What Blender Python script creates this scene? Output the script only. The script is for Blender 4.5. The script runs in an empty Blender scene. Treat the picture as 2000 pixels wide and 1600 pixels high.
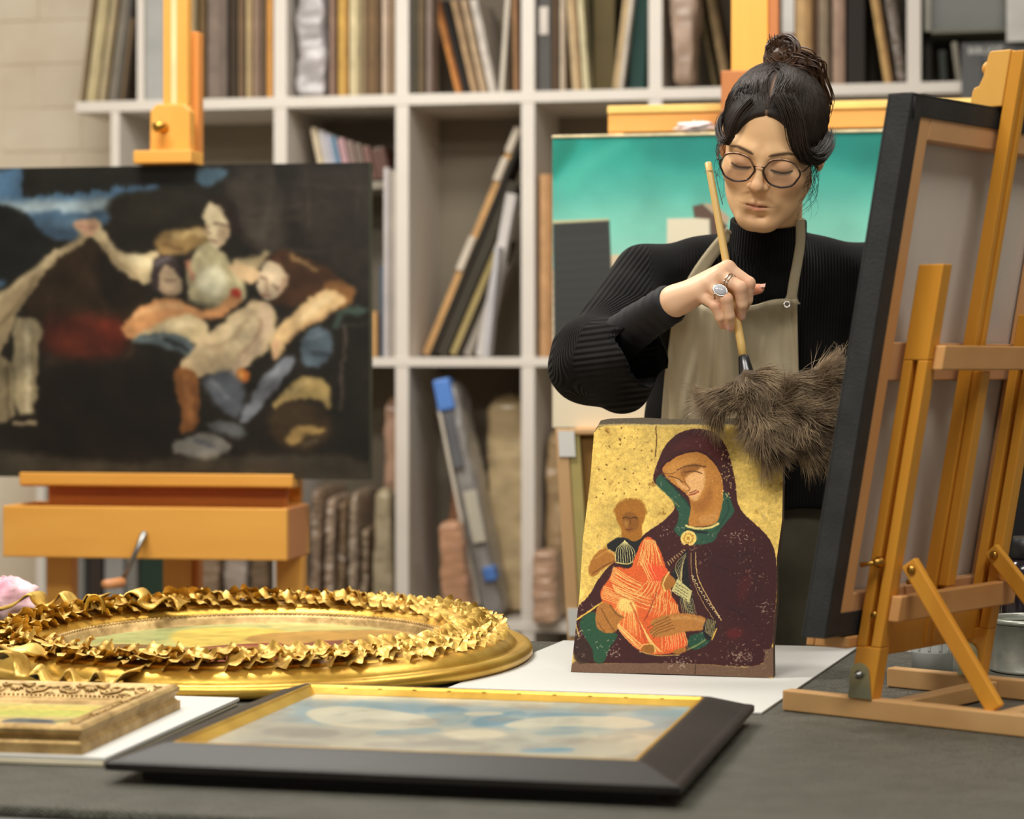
import bpy, bmesh, math, random
import numpy as np
from mathutils import Vector, Matrix, noise as mnoise
random.seed(7); RNG = np.random.default_rng(7)
S = bpy.context.scene
COL = S.collection
F = 4500.0; CZ = 1.19; HY = 720.0; TZ = 0.76      # focal length in pixels (2000 wide), lens height, horizon row, table height

# ------------------------------------------------------------------ camera, world, lights, exposure
cam = bpy.data.cameras.new('camera'); camo = bpy.data.objects.new('camera', cam); COL.objects.link(camo)
camo.location = (0, 0, CZ); camo.rotation_euler = (math.pi/2, 0, 0)
cam.sensor_width = 36; cam.lens = F/2000*36; cam.shift_y = -(800-HY)/2000
cam.clip_start = 0.1; cam.clip_end = 60
cam.dof.use_dof = True; cam.dof.focus_distance = 3.33; cam.dof.aperture_fstop = 4.6
S.camera = camo
W = bpy.data.worlds.new('world'); S.world = W; W.use_nodes = True
W.node_tree.nodes['Background'].inputs[0].default_value = (1.0, 0.975, 0.93, 1)
W.node_tree.nodes['Background'].inputs[1].default_value = 0.33
def area(name, loc, rot, sx, sy, watts, col):
    l = bpy.data.lights.new(name, 'AREA'); l.shape = 'RECTANGLE'; l.size = sx; l.size_y = sy; l.energy = watts; l.color = col
    o = bpy.data.objects.new(name, l); COL.objects.link(o); o.location = loc; o.rotation_euler = rot
    return o
WARM = (1.0, 0.965, 0.90)
# rows of ceiling lamps over the workshop
area('ceiling_lamp', (-0.9, 1.6, 3.05), (math.radians(10), 0, 0), 1.2, 0.5, 46, WARM)
area('ceiling_lamp', (0.9, 1.5, 3.05), (math.radians(10), 0, 0), 1.2, 0.5, 33, WARM)
area('ceiling_lamp', (-0.9, 4.0, 3.05), (math.radians(10), 0, 0), 1.2, 0.4, 62, WARM)
area('ceiling_lamp', (1.1, 4.3, 3.05), (math.radians(10), 0, 0), 1.2, 0.4, 36, WARM)
area('ceiling_lamp', (-0.95, 5.9, 3.0), (math.radians(22), 0, 0), 2.6, 0.4, 48, WARM)
S.view_settings.view_transform = 'Standard'; S.view_settings.look = 'None'
S.view_settings.exposure = 0.0; S.view_settings.gamma = 1.0; S.view_settings.use_curve_mapping = False
S.cycles.max_bounces = 6; S.cycles.use_denoising = True
try: S.cycles.use_adaptive_sampling = True
except Exception: pass

# ------------------------------------------------------------------ helpers
def P(px, py, d):                                   # point at real distance d that stands at this place of the 2000x1600 photo
    return Vector(((px-1000)/F*d, d, CZ+(HY-py)/F*d))
def lin(c):
    c = np.asarray(c, float)/255.0
    return tuple(np.where(c <= .04045, c/12.92, ((c+.055)/1.055)**2.4))
class Fr:                                           # an upright plane turned by yaw: s along it, t behind it
    def __init__(s, px, d, yaw):
        a = math.radians(yaw); s.o = np.array([(px-1000)/F*d, d]); s.e1 = np.array([math.cos(a), -math.sin(a)]); s.e2 = np.array([math.sin(a), math.cos(a)])
        s.M = Matrix(((s.e1[0], s.e2[0], 0, s.o[0]), (s.e1[1], s.e2[1], 0, s.o[1]), (0, 0, 1, 0), (0, 0, 0, 1)))
    def s(s, px, t=0):
        k = (px-1000)/F; o = s.o+s.e2*t
        return (k*o[1]-o[0])/(s.e1[0]-k*s.e1[1])
    def d(s, px, t=0): return (s.o+s.e2*t+s.e1*s.s(px, t))[1]
    def z(s, px, py, t=0): return CZ+(HY-py)/F*s.d(px, t)
class MB:
    def __init__(s, M=None): s.v = []; s.f = []; s.mi = []; s.sm = []; s.M = M; s.cur = 0; s.uv = {}
    def add(s, vs, fs, smooth=False):
        n = len(s.v)
        for p in vs:
            p = Vector(p)
            s.v.append(s.M @ p if s.M is not None else p)
        for f in fs: s.f.append([n+i for i in f]); s.mi.append(s.cur); s.sm.append(smooth)
        return s
    def box(s, a, b, R=None):
        (x0, y0, z0), (x1, y1, z1) = a, b
        v = [Vector(p) for p in ((x0,y0,z0),(x1,y0,z0),(x1,y1,z0),(x0,y1,z0),(x0,y0,z1),(x1,y0,z1),(x1,y1,z1),(x0,y1,z1))]
        if R is not None: v = [R @ p for p in v]
        return s.add(v, [(0,3,2,1),(4,5,6,7),(0,1,5,4),(1,2,6,5),(2,3,7,6),(3,0,4,7)])
    def beam(s, p, q, w, h, up=(0,0,1)):            # square bar from p to q: w across, h along 'up'
        p, q = Vector(p), Vector(q); a = (q-p).normalized(); u = Vector(up); u = (u-a*u.dot(a)).normalized(); r = a.cross(u)
        vs = [e+r*(i*w/2)+u*(j*h/2) for e in (p, q) for i, j in ((-1,-1),(1,-1),(1,1),(-1,1))]
        return s.add(vs, [(0,1,2,3),(7,6,5,4),(0,4,5,1),(1,5,6,2),(2,6,7,3),(3,7,4,0)])
    def tube(s, pts, rad, n=8, cap=True, flat=None, smooth=True):
        pts = [Vector(p) for p in pts]; m = len(pts)
        rad = [rad]*m if not hasattr(rad, '__len__') else rad
        vs = []; prev = None
        for i, p in enumerate(pts):
            t = (pts[min(i+1, m-1)]-pts[max(i-1, 0)]).normalized()
            if prev is None:
                a = Vector((0,0,1)) if abs(t.z) < .9 else Vector((1,0,0)); u = t.cross(a).normalized()
            else: u = (prev-t*prev.dot(t)).normalized()
            w = t.cross(u); prev = u
            for k in range(n):
                an = 2*math.pi*k/n; vs.append(p+(u*math.cos(an)+w*math.sin(an)*(flat or 1))*rad[i])
        fs = [(i*n+k, i*n+(k+1)%n, (i+1)*n+(k+1)%n, (i+1)*n+k) for i in range(m-1) for k in range(n)]
        if cap: fs += [tuple(range(n))[::-1], tuple((m-1)*n+k for k in range(n))]
        return s.add(vs, fs, smooth)
    def lathe(s, prof, c, n=24, axis=(0,0,1), smooth=True, cap=True):
        ax = Vector(axis).normalized(); a = Vector((1,0,0)) if abs(ax.x) < .9 else Vector((0,1,0)); u = ax.cross(a).normalized(); w = ax.cross(u); c = Vector(c)
        vs = [c+ax*z+(u*math.cos(2*math.pi*k/n)+w*math.sin(2*math.pi*k/n))*r for r, z in prof for k in range(n)]
        m = len(prof)
        fs = [(i*n+k, i*n+(k+1)%n, (i+1)*n+(k+1)%n, (i+1)*n+k) for i in range(m-1) for k in range(n)]
        if cap: fs += [tuple(range(n))[::-1], tuple((m-1)*n+k for k in range(n))]
        return s.add(vs, fs, smooth)
    def prism(s, out, fn, h0, h1):                  # outline (a,b) -> fn(a,b,h)
        n = len(out)
        vs = [fn(a, b, h0) for a, b in out]+[fn(a, b, h1) for a, b in out]
        return s.add(vs, [tuple(range(n))[::-1], tuple(range(n, 2*n))]+[(i, (i+1)%n, n+(i+1)%n, n+i) for i in range(n)])
    def grid(s, fn, nu, nv, smooth=True, closeu=False):
        vs = [fn(i/nu if closeu else i/(nu-1), j/(nv-1)) for j in range(nv) for i in range(nu)]
        fs = [(j*nu+i, j*nu+(i+1)%nu, (j+1)*nu+(i+1)%nu, (j+1)*nu+i) for j in range(nv-1) for i in range(nu if closeu else nu-1)]
        return s.add(vs, fs, smooth)
    def ball(s, c, r, n=10, m=6, sq=(1,1,1)):
        c = Vector(c)
        vs = [c+Vector((0,0,-r*sq[2]))]+[c+Vector((r*sq[0]*math.sin(math.pi*j/m)*math.cos(2*math.pi*i/n), r*sq[1]*math.sin(math.pi*j/m)*math.sin(2*math.pi*i/n), -r*sq[2]*math.cos(math.pi*j/m))) for j in range(1, m) for i in range(n)]+[c+Vector((0,0,r*sq[2]))]
        fs = [(0, 1+(i+1)%n, 1+i) for i in range(n)]+[(1+j*n+i, 1+j*n+(i+1)%n, 1+(j+1)*n+(i+1)%n, 1+(j+1)*n+i) for j in range(m-2) for i in range(n)]
        L = 1+(m-1)*n; fs += [(1+(m-2)*n+i, 1+(m-2)*n+(i+1)%n, L) for i in range(n)]
        return s.add(vs, fs, True)
def wloc(o):
    v = Vector((0,0,0))
    while o: v += o.location; o = o.parent
    return v
def obj(name, mb, mats, parent=None, bev=0, kind=None, recalc=True, loc=None):
    """link a mesh (world coordinates) as ONE object, its origin at its parent's"""
    base = wloc(parent) if parent else Vector(loc or (0,0,0))
    me = bpy.data.meshes.new(name); me.from_pydata([v-base for v in mb.v], [], mb.f)
    for m in (mats if isinstance(mats, (list, tuple)) else [mats]): me.materials.append(m)
    me.polygons.foreach_set('material_index', mb.mi); me.polygons.foreach_set('use_smooth', mb.sm)
    if recalc:
        bm = bmesh.new(); bm.from_mesh(me); bmesh.ops.recalc_face_normals(bm, faces=bm.faces); bm.to_mesh(me); bm.free()
    o = bpy.data.objects.new(name, me); COL.objects.link(o)
    if parent: o.parent = parent
    else: o.location = base
    if bev:
        b = o.modifiers.new('Bevel', 'BEVEL'); b.width = bev; b.segments = 2; b.limit_method = 'ANGLE'
    if kind: o['kind'] = kind
    return o
def thing(name, label, cat, loc=(0,0,0), group=None):
    o = bpy.data.objects.new(name, None); COL.objects.link(o); o.location = loc; o.empty_display_size = .05
    return tag(o, label, cat, group)
def tag(o, label, cat, group=None):
    o['label'] = label; o['category'] = cat
    if group: o['group'] = group
    return o

# ------------------------------------------------------------------ materials
def mat(name, c, rough=.6, metal=0, var=.12, scale=8, stretch=(1,1,1), bump=0, bscale=60, c2=None, spec=.5, coat=0, voro=0, sss=0):
    m = bpy.data.materials.new(name); m.use_nodes = True; nt = m.node_tree; b = nt.nodes['Principled BSDF']
    L = nt.links.new; tc = nt.nodes.new('ShaderNodeTexCoord'); mp = nt.nodes.new('ShaderNodeMapping'); mp.inputs['Scale'].default_value = stretch
    L(tc.outputs['Object'], mp.inputs[0])
    n = nt.nodes.new('ShaderNodeTexNoise'); n.inputs['Scale'].default_value = scale; n.inputs['Detail'].default_value = 5; L(mp.outputs[0], n.inputs['Vector'])
    r = nt.nodes.new('ShaderNodeValToRGB'); r.color_ramp.elements[0].position = .32; r.color_ramp.elements[1].position = .68
    a = np.array(lin(c)); k = np.array(lin(c2)) if c2 is not None else a*(1+var)
    a0 = a*(1-var) if c2 is None else a
    r.color_ramp.elements[0].color = (*a0, 1); r.color_ramp.elements[1].color = (*np.minimum(k, 1), 1)
    L(n.outputs[0], r.inputs[0]); L(r.outputs[0], b.inputs['Base Color'])
    b.inputs['Roughness'].default_value = rough; b.inputs['Metallic'].default_value = metal; b.inputs['Specular IOR Level'].default_value = spec
    b.inputs['Coat Weight'].default_value = coat; b.inputs['Coat Roughness'].default_value = .15
    if sss: b.inputs['Subsurface Weight'].default_value = sss; b.inputs['Subsurface Radius'].default_value = (.012, .005, .003); b.inputs['Subsurface Scale'].default_value = .5
    if bump:
        bn = nt.nodes.new('ShaderNodeTexVoronoi' if voro else 'ShaderNodeTexNoise'); bn.inputs['Scale'].default_value = bscale
        L(mp.outputs[0], bn.inputs['Vector'])
        bp = nt.nodes.new('ShaderNodeBump'); bp.inputs['Strength'].default_value = bump; bp.inputs['Distance'].default_value = .004
        L(bn.outputs[0], bp.inputs['Height']); L(bp.outputs[0], b.inputs['Normal'])
    return m
def wood(name, c, c2, axis='z', rough=.45, coat=.1, sc=9):
    st = {'x': (.12,1,1), 'y': (1,.12,1), 'z': (1,1,.12)}[axis]
    return mat(name, c, rough, 0, 0, sc, st, .06, 40, c2, .4, coat)
def artmat(name, img, rough=.5, bump=.15, bscale=300, voro=0, metalmask=None, spec=.4, coat=0):
    m = bpy.data.materials.new(name); m.use_nodes = True; nt = m.node_tree; b = nt.nodes['Principled BSDF']; L = nt.links.new
    t = nt.nodes.new('ShaderNodeTexImage'); t.image = img; t.extension = 'EXTEND'; L(t.outputs[0], b.inputs['Base Color'])
    b.inputs['Roughness'].default_value = rough; b.inputs['Specular IOR Level'].default_value = spec; b.inputs['Coat Weight'].default_value = coat; b.inputs['Coat Roughness'].default_value = .12
    if metalmask:
        L(t.outputs[1], b.inputs['Metallic'])
    tc = nt.nodes.new('ShaderNodeTexCoord'); n = nt.nodes.new('ShaderNodeTexVoronoi' if voro else 'ShaderNodeTexNoise'); n.inputs['Scale'].default_value = bscale
    if voro: n.feature = 'DISTANCE_TO_EDGE'
    L(tc.outputs['Object'], n.inputs['Vector']); bp = nt.nodes.new('ShaderNodeBump'); bp.inputs['Strength'].default_value = bump; bp.inputs['Distance'].default_value = .002
    src = n.outputs[0]
    if voro:
        r = nt.nodes.new('ShaderNodeMapRange'); r.inputs[2].default_value = .04; L(src, r.inputs[0]); src = r.outputs[0]
    L(src, bp.inputs['Height']); L(bp.outputs[0], b.inputs['Normal'])
    return m

# ------------------------------------------------------------------ a small painter: brush work laid down in code
def chaikin(p, k, closed=True):
    p = np.asarray(p, float)
    for _ in range(k):
        q = np.roll(p, -1, 0) if closed else p[1:]; a = p if closed else p[:-1]
        n = np.empty((2*len(a), 2)); n[0::2] = .75*a+.25*q; n[1::2] = .25*a+.75*q
        p = n if closed else np.vstack([p[:1], n, p[-1:]])
    return p
def vnoise(h, w, cells, seed, octaves=4):
    r = np.random.default_rng(seed); out = np.zeros((h, w)); amp = 1; tot = 0
    for o in range(octaves):
        cy = max(2, int(cells*h/w*2**o)+2); cx = max(2, int(cells*2**o)+2); g = r.random((cy+1, cx+1))
        y = np.linspace(0, cy-1.001, h); x = np.linspace(0, cx-1.001, w); yi = y.astype(int); xi = x.astype(int)
        fy = (y-yi); fx = (x-xi); fy = (fy*fy*(3-2*fy))[:, None]; fx = (fx*fx*(3-2*fx))[None]
        out += amp*((g[yi][:, xi]*(1-fx)+g[yi][:, xi+1]*fx)*(1-fy)+(g[yi+1][:, xi]*(1-fx)+g[yi+1][:, xi+1]*fx)*fy); tot += amp; amp *= .5
    return out/tot
class Art:
    def __init__(s, w, h, quad, bg, T=lambda p: p):      # quad: TL TR BR BL of the painting in the sketch's own units
        s.w, s.h, s.T = w, h, T
        s.im = np.empty((h, w, 3)); s.im[:] = np.array(bg)/255.; s.al = np.zeros((h, w)); s.vol = 0; s.grow = 0
        dst = [(0,0),(w,0),(w,h),(0,h)]; A = []; B = []
        for (x, y), (u, v) in zip(quad, dst):
            A += [[x,y,1,0,0,0,-u*x,-u*y],[0,0,0,x,y,1,-v*x,-v*y]]; B += [u, v]
        s.H = np.append(np.linalg.solve(np.array(A, float), np.array(B, float)), 1).reshape(3, 3)
        s.sc = w/np.hypot(quad[1][0]-quad[0][0], quad[1][1]-quad[0][1])*(T((1,0))[0]-T((0,0))[0])
    def tx(s, pts):
        p = np.array([s.T(q) for q in pts], float); q = np.c_[p, np.ones(len(p))] @ s.H.T
        return q[:, :2]/q[:, 2:]
    def _box(s, p, pad):
        x0 = int(max(0, p[:,0].min()-pad)); x1 = int(min(s.w, p[:,0].max()+pad+1)); y0 = int(max(0, p[:,1].min()-pad)); y1 = int(min(s.h, p[:,1].max()+pad+1))
        return x0, x1, y0, y1
    def _put(s, bx, m, col, gold, D=None):
        x0, x1, y0, y1 = bx; c = np.array(col)/255.; m = m[..., None]
        if s.vol and D is not None: c = c*(1.1-.42*np.exp(-np.clip(D, 0, None)/(s.vol*s.sc)))[..., None]
        s.im[y0:y1, x0:x1] = s.im[y0:y1, x0:x1]*(1-m)+c*m
        s.al[y0:y1, x0:x1] = s.al[y0:y1, x0:x1]*(1-m[..., 0])+gold*m[..., 0]
    def poly(s, pts, col, soft=2., a=1., k=2, gold=0):
        soft = max(.7, soft*s.sc)
        p = chaikin(s.tx(pts), k) if k else s.tx(pts); bx = s._box(p, soft+1); x0, x1, y0, y1 = bx
        if x1 <= x0 or y1 <= y0: return s
        X, Y = np.meshgrid(np.arange(x0, x1)+.5, np.arange(y0, y1)+.5); D = np.full(X.shape, 1e9); ins = np.zeros(X.shape, bool)
        for (ax, ay), (bx_, by) in zip(p, np.roll(p, -1, 0)):
            ex, ey = bx_-ax, by-ay; L = ex*ex+ey*ey+1e-12; t = np.clip(((X-ax)*ex+(Y-ay)*ey)/L, 0, 1)
            D = np.minimum(D, (X-ax-t*ex)**2+(Y-ay-t*ey)**2)
            if ay != by: ins ^= ((ay > Y) != (by > Y)) & (X < ex*(Y-ay)/(ey)+ax)
        D = np.sqrt(D)*np.where(ins, 1, -1)+s.grow*s.sc
        m = np.clip(D/soft*.5+.5, 0, 1); m = m*m*(3-2*m)*a
        s._put(bx, m, col, gold, D); return s
    def line(s, pts, w, col, soft=1.5, a=1., k=2, gold=0):
        soft = max(.7, soft*s.sc); p = s.tx(pts); p = chaikin(p, k, False) if k and len(p) > 2 else p
        ws = np.interp(np.linspace(0, 1, len(p)), np.linspace(0, 1, len(w)), w) if hasattr(w, '__len__') else np.full(len(p), w); ws = ws*s.sc/2
        bx = s._box(p, ws.max()+soft+1); x0, x1, y0, y1 = bx
        if x1 <= x0 or y1 <= y0: return s
        X, Y = np.meshgrid(np.arange(x0, x1)+.5, np.arange(y0, y1)+.5); D = np.full(X.shape, -1e9)
        for i in range(len(p)-1):
            ax, ay = p[i]; ex, ey = p[i+1]-p[i]; L = ex*ex+ey*ey+1e-12; t = np.clip(((X-ax)*ex+(Y-ay)*ey)/L, 0, 1)
            D = np.maximum(D, ws[i]*(1-t)+ws[i+1]*t-np.hypot(X-ax-t*ex, Y-ay-t*ey))
        m = np.clip(D/soft*.5+.5, 0, 1); m = m*m*(3-2*m)*a
        s._put(bx, m, col, gold); return s
    def ell(s, x, y, rx, ry, col, rot=0, soft=2., a=1., gold=0):
        r = math.radians(rot); c, n = math.cos(r), math.sin(r)
        return s.poly([(x+rx*math.cos(t)*c-ry*math.sin(t)*n, y+rx*math.cos(t)*n+ry*math.sin(t)*c) for t in np.linspace(0, 2*math.pi, 17)[:-1]], col, soft, a, 1, gold)
    def blur(s, r):
        for _ in range(2):
            for ax in (0, 1):
                p = np.pad(s.im, [(r, r) if q == ax else (0, 0) for q in range(3)], mode='edge'); c = np.cumsum(p, ax); c = np.insert(c, 0, 0, ax); n = s.im.shape[ax]
                s.im = (np.take(c, np.arange(2*r+1, 2*r+1+n), ax)-np.take(c, np.arange(n), ax))/(2*r+1)
        return s
    def warp(s, amp, cells, seed):                    # drag the wet paint about a little
        dx = (vnoise(s.h, s.w, cells, seed, 3)-.5)*2*amp; dy = (vnoise(s.h, s.w, cells, seed+1, 3)-.5)*2*amp; Y, X = np.mgrid[0:s.h, 0:s.w]
        yi = np.clip(Y+dy, 0, s.h-1).astype(int); xi = np.clip(X+dx, 0, s.w-1).astype(int); s.im = s.im[yi, xi]; s.al = s.al[yi, xi]; return s
    def image(s, name):
        im = bpy.data.images.new(name, s.w, s.h, alpha=True); buf = np.ones((s.h, s.w, 4), np.float32)
        buf[..., :3] = np.clip(s.im, 0, 1)[::-1]; buf[..., 3] = np.clip(s.al, 0, 1)[::-1]
        im.alpha_mode = 'CHANNEL_PACKED'
        im.pixels.foreach_set(buf.ravel()); im.update(); im.pack(); return im
def canvas_quad(name, c4, mats, parent, th, nrm, kind=None):
    """flat painted face (TL TR BR BL) with a UV map, given thickness th along -nrm"""
    c4 = [Vector(c) for c in c4]; n = Vector(nrm).normalized()*th
    base = wloc(parent); vs = [c-base for c in c4]+[c-n-base for c in c4]
    me = bpy.data.meshes.new(name); me.from_pydata(vs, [], [(3,2,1,0),(4,5,6,7),(0,1,5,4),(1,2,6,5),(2,3,7,6),(3,0,4,7)])
    uv = me.uv_layers.new(name='UVMap'); UV = [(0,1),(1,1),(1,0),(0,0)]
    for f in me.polygons:
        for li, vi in zip(f.loop_indices, f.vertices): uv.data[li].uv = UV[vi % 4]
        f.material_index = 0 if f.index == 0 else 1
    for m in mats: me.materials.append(m)
    o = bpy.data.objects.new(name, me); COL.objects.link(o); o.parent = parent
    return o

# ------------------------------------------------------------------ signed-distance modelling (bodies and cloth as one continuous surface)
def s_ell(X, Y, Z, c, r):
    k0 = np.sqrt(((X-c[0])/r[0])**2+((Y-c[1])/r[1])**2+((Z-c[2])/r[2])**2)
    k1 = np.sqrt(((X-c[0])/r[0]**2)**2+((Y-c[1])/r[1]**2)**2+((Z-c[2])/r[2]**2)**2)+1e-9
    return k0*(k0-1)/k1
def s_cap(X, Y, Z, a, b, r0, r1=None):
    r1 = r0 if r1 is None else r1; e = [b[i]-a[i] for i in range(3)]; L = sum(x*x for x in e)+1e-12
    t = np.clip(((X-a[0])*e[0]+(Y-a[1])*e[1]+(Z-a[2])*e[2])/L, 0, 1)
    return np.sqrt((X-a[0]-t*e[0])**2+(Y-a[1]-t*e[1])**2+(Z-a[2]-t*e[2])**2)-(r0+(r1-r0)*t)
def smin(a, b, k):
    h = np.clip(.5+.5*(b-a)/k, 0, 1); return b+(a-b)*h-k*h*(1-h)
def smax(a, b, k): return -smin(-a, -b, k)
def net(fn, lo, hi, h):
    """surface net of fn<0 inside the box lo..hi, grid step h"""
    ax = [np.arange(lo[i], hi[i]+h, h, dtype=np.float32) for i in range(3)]
    f = np.asarray(fn(ax[0][:, None, None], ax[1][None, :, None], ax[2][None, None, :]), np.float32)
    f = np.broadcast_to(f, tuple(len(a) for a in ax)); s = f < 0
    c = [s[i:s.shape[0]-1+i, j:s.shape[1]-1+j, k:s.shape[2]-1+k] for i in (0,1) for j in (0,1) for k in (0,1)]
    any_ = c[0].copy(); all_ = c[0].copy()
    for q in c[1:]: any_ |= q; all_ &= q
    act = any_ & ~all_; I = np.argwhere(act); ids = np.full(act.shape, -1, np.int64); ids[act] = np.arange(len(I))
    acc = np.zeros((len(I), 3)); cnt = np.zeros(len(I))
    co = [np.array((i,j,k)) for i in (0,1) for j in (0,1) for k in (0,1)]
    V = [f[I[:,0]+o[0], I[:,1]+o[1], I[:,2]+o[2]].astype(float) for o in co]
    for a in range(8):
        for b in range(a+1, 8):
            if np.abs(co[a]-co[b]).sum() != 1: continue
            m = (V[a] < 0) != (V[b] < 0); t = V[a][m]/(V[a][m]-V[b][m])
            acc[m] += co[a]+(co[b]-co[a])*t[:, None]; cnt[m] += 1
    vs = (I+acc/cnt[:, None])*h+np.array([a[0] for a in ax]); fs = []
    for d in range(3):
        n = [s.shape[0], s.shape[1], s.shape[2]]; u, w = [(1,2),(2,0),(0,1)][d]
        sl0 = [slice(None)]*3; sl1 = [slice(None)]*3; sl0[d] = slice(0, n[d]-1); sl1[d] = slice(1, n[d])
        for q in (u, w): sl0[q] = slice(1, n[q]-1); sl1[q] = slice(1, n[q]-1)
        A, B = s[tuple(sl0)], s[tuple(sl1)]; J = np.argwhere(A != B); fl = A[A != B]
        J[:, u] += 1; J[:, w] += 1
        def g(du, dw):
            K = J.copy(); K[:, u] += du; K[:, w] += dw; return ids[K[:,0], K[:,1], K[:,2]]
        q = np.stack([g(-1,-1), g(0,-1), g(0,0), g(-1,0)], 1); q[~fl] = q[~fl][:, ::-1]; fs.append(q)
    return vs, np.vstack(fs)
def npmesh(name, parts, mats, parent, cols=None, attrs=None):
    """parts: list of (verts, quads) joined into one smooth mesh; cols per vertex (linear rgb)"""
    V = np.vstack([p[0] for p in parts]); n = 0; Fs = []
    for v, q in parts: Fs.append(q+n); n += len(v)
    Q = np.vstack(Fs); base = np.array(wloc(parent)); me = bpy.data.meshes.new(name)
    me.vertices.add(len(V)); me.vertices.foreach_set('co', (V-base).astype(np.float32).ravel())
    me.loops.add(Q.size); me.loops.foreach_set('vertex_index', Q.astype(np.int32).ravel())
    me.polygons.add(len(Q)); me.polygons.foreach_set('loop_start', np.arange(0, Q.size, Q.shape[1], dtype=np.int32))
    me.polygons.foreach_set('use_smooth', np.ones(len(Q), bool)); me.update(calc_edges=True)
    if cols is not None:
        a = me.attributes.new('col', 'FLOAT_COLOR', 'POINT'); a.data.foreach_set('color', np.c_[cols, np.ones(len(V))].astype(np.float32).ravel())
    for k, val in (attrs or {}).items():
        a = me.attributes.new(k, 'FLOAT', 'POINT'); a.data.foreach_set('value', val.astype(np.float32))
    for m in (mats if isinstance(mats, list) else [mats]): me.materials.append(m)
    o = bpy.data.objects.new(name, me); COL.objects.link(o); o.parent = parent
    return o
def colmat(name, rough=.5, attr='col', spec=.4, sss=0, bump=0, bscale=300):
    m = bpy.data.materials.new(name); m.use_nodes = True; nt = m.node_tree; b = nt.nodes['Principled BSDF']
    a = nt.nodes.new('ShaderNodeAttribute'); a.attribute_name = attr; nt.links.new(a.outputs['Color'], b.inputs['Base Color'])
    b.inputs['Roughness'].default_value = rough; b.inputs['Specular IOR Level'].default_value = spec
    if sss: b.inputs['Subsurface Weight'].default_value = sss; b.inputs['Subsurface Radius'].default_value = (.01, .004, .002); b.inputs['Subsurface Scale'].default_value = .6
    if bump:
        n = nt.nodes.new('ShaderNodeTexNoise'); n.inputs['Scale'].default_value = bscale; bp = nt.nodes.new('ShaderNodeBump'); bp.inputs['Strength'].default_value = bump; bp.inputs['Distance'].default_value = .002
        tc = nt.nodes.new('ShaderNodeTexCoord'); nt.links.new(tc.outputs['Object'], n.inputs['Vector']); nt.links.new(n.outputs[0], bp.inputs['Height']); nt.links.new(bp.outputs[0], b.inputs['Normal'])
    return m
# ------------------------------------------------------------------ palette
PINE = wood('honey_pine', (206,142,66), (228,168,88)); PINEX = wood('honey_pine_across', (206,142,66), (228,168,88), 'x')
BEECH = wood('warm_beech', (222,156,64), (234,172,80)); BEECHX = wood('warm_beech_across', (222,154,62), (234,172,80), 'x')
RAWW = wood('bare_wood', (186,146,102), (206,170,124)); RAWX = wood('bare_wood_across', (186,146,102), (206,170,124), 'x')
WHITE = mat('white_melamine', (222,214,203), .45, var=.02); BOARDW = mat('white_board', (208,207,201), .6, var=.01)
GREYB = mat('grey_board', (168,168,160), .7, var=.06); STEEL = mat('steel', (150,150,148), .35, 1, .1); BRASS = mat('brass', (196,150,70), .3, 1, .1)
def cm(name, c, **k): return mat(name, c, k.pop('rough', .75), **k)

# ------------------------------------------------------------------ room
def struct(name, mb, m): return obj(name, mb, m, kind='structure')
F0 = Fr(785, 7.5, 11)
PLASTER = mat('cream_stone', (234,218,194), .85, var=.1, scale=5, bump=.5, bscale=12, c2=(246,234,212))
struct('floor', MB().box((-4, -1.5, -.1), (4.5, 9.5, 0)), mat('grey_floor', (120,114,104), .6))
wb = struct('wall_back', MB(F0.M).box((-4, .56, 0), (4.2, .7, 3.3)), PLASTER)
struct('ceiling', MB().box((-4, -1.5, 3.2), (4.5, 9.5, 3.3)), mat('white_ceiling', (225,220,210), .8, var=.02))
struct('wall_left', MB().box((-4.1, -1.5, 0), (-4, 9.5, 3.2)), mat('pale_plaster', (215,205,190), .8, var=.03))
struct('wall_right', MB().box((4.5, -1.5, 0), (4.6, 9.5, 3.2)), mat('pale_plaster_right', (190,182,170), .8, var=.03))
for r in range(8):                                       # large painted stone blocks, joints recessed
    z0 = 1.5+r*.158; x = -1.75+(.13 if r % 2 else 0)-random.random()*.05
    while x < -.78:
        w = .26+random.random()*.14; dp = .004+random.random()*.004
        obj('stone_block', MB(F0.M).box((x+.0015, .56-dp, z0+.0015), (min(x+w, -.75)-.0015, .562, z0+.1565)), PLASTER, wb, bev=.003)
        x += w

# ------------------------------------------------------------------ storage shelves
Z1, Z2, Z3, Z4 = 2.065, 1.211, .357, 2.92
shelf = thing('storage_shelf', 'tall white shelving with square bays filled with stored canvases against the back wall', 'shelf', (F0.M @ Vector((.5, .2, 0))))
DEP = .46
def sbox(name, s0, s1, t0, t1, z0, z1, m=WHITE, bev=.002): return obj(name, MB(F0.M).box((s0, t0, z0), (s1, t1, z1)), m, shelf, bev=bev)
for px in (547, 785, 1031, 1280, 1500, 1785, 2045): s = F0.s(px); sbox('upright', s-.022, s+.022, 0, DEP, 0, 2.94)
s = F0.s(226); sbox('upright', s-.018, s+.012, 0, DEP, Z2+.015, Z1-.018); s = F0.s(80); sbox('upright', s-.018, s+.012, 0, DEP, 0, Z2-.015)
s = F0.s(273); sbox('upright', s-.012, s+.012, .004, DEP, Z1+.018, 2.94)
SL, SR = F0.s(148), F0.s(2045)
for z in (Z1, Z4): sbox('shelf_board', SL, SR, -.003, DEP, z-.018, z+.018)
for z in (Z2, Z3): sbox('shelf_board', F0.s(80)-.018, SR, -.003, DEP, z-.015, z+.015)
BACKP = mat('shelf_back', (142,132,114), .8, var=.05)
sbox('back_panel', F0.s(226), SR, DEP, DEP+.015, Z2, 2.94, BACKP, 0); sbox('back_panel', F0.s(80), SR, DEP, DEP+.015, 0, Z2, BACKP, 0)

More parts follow.
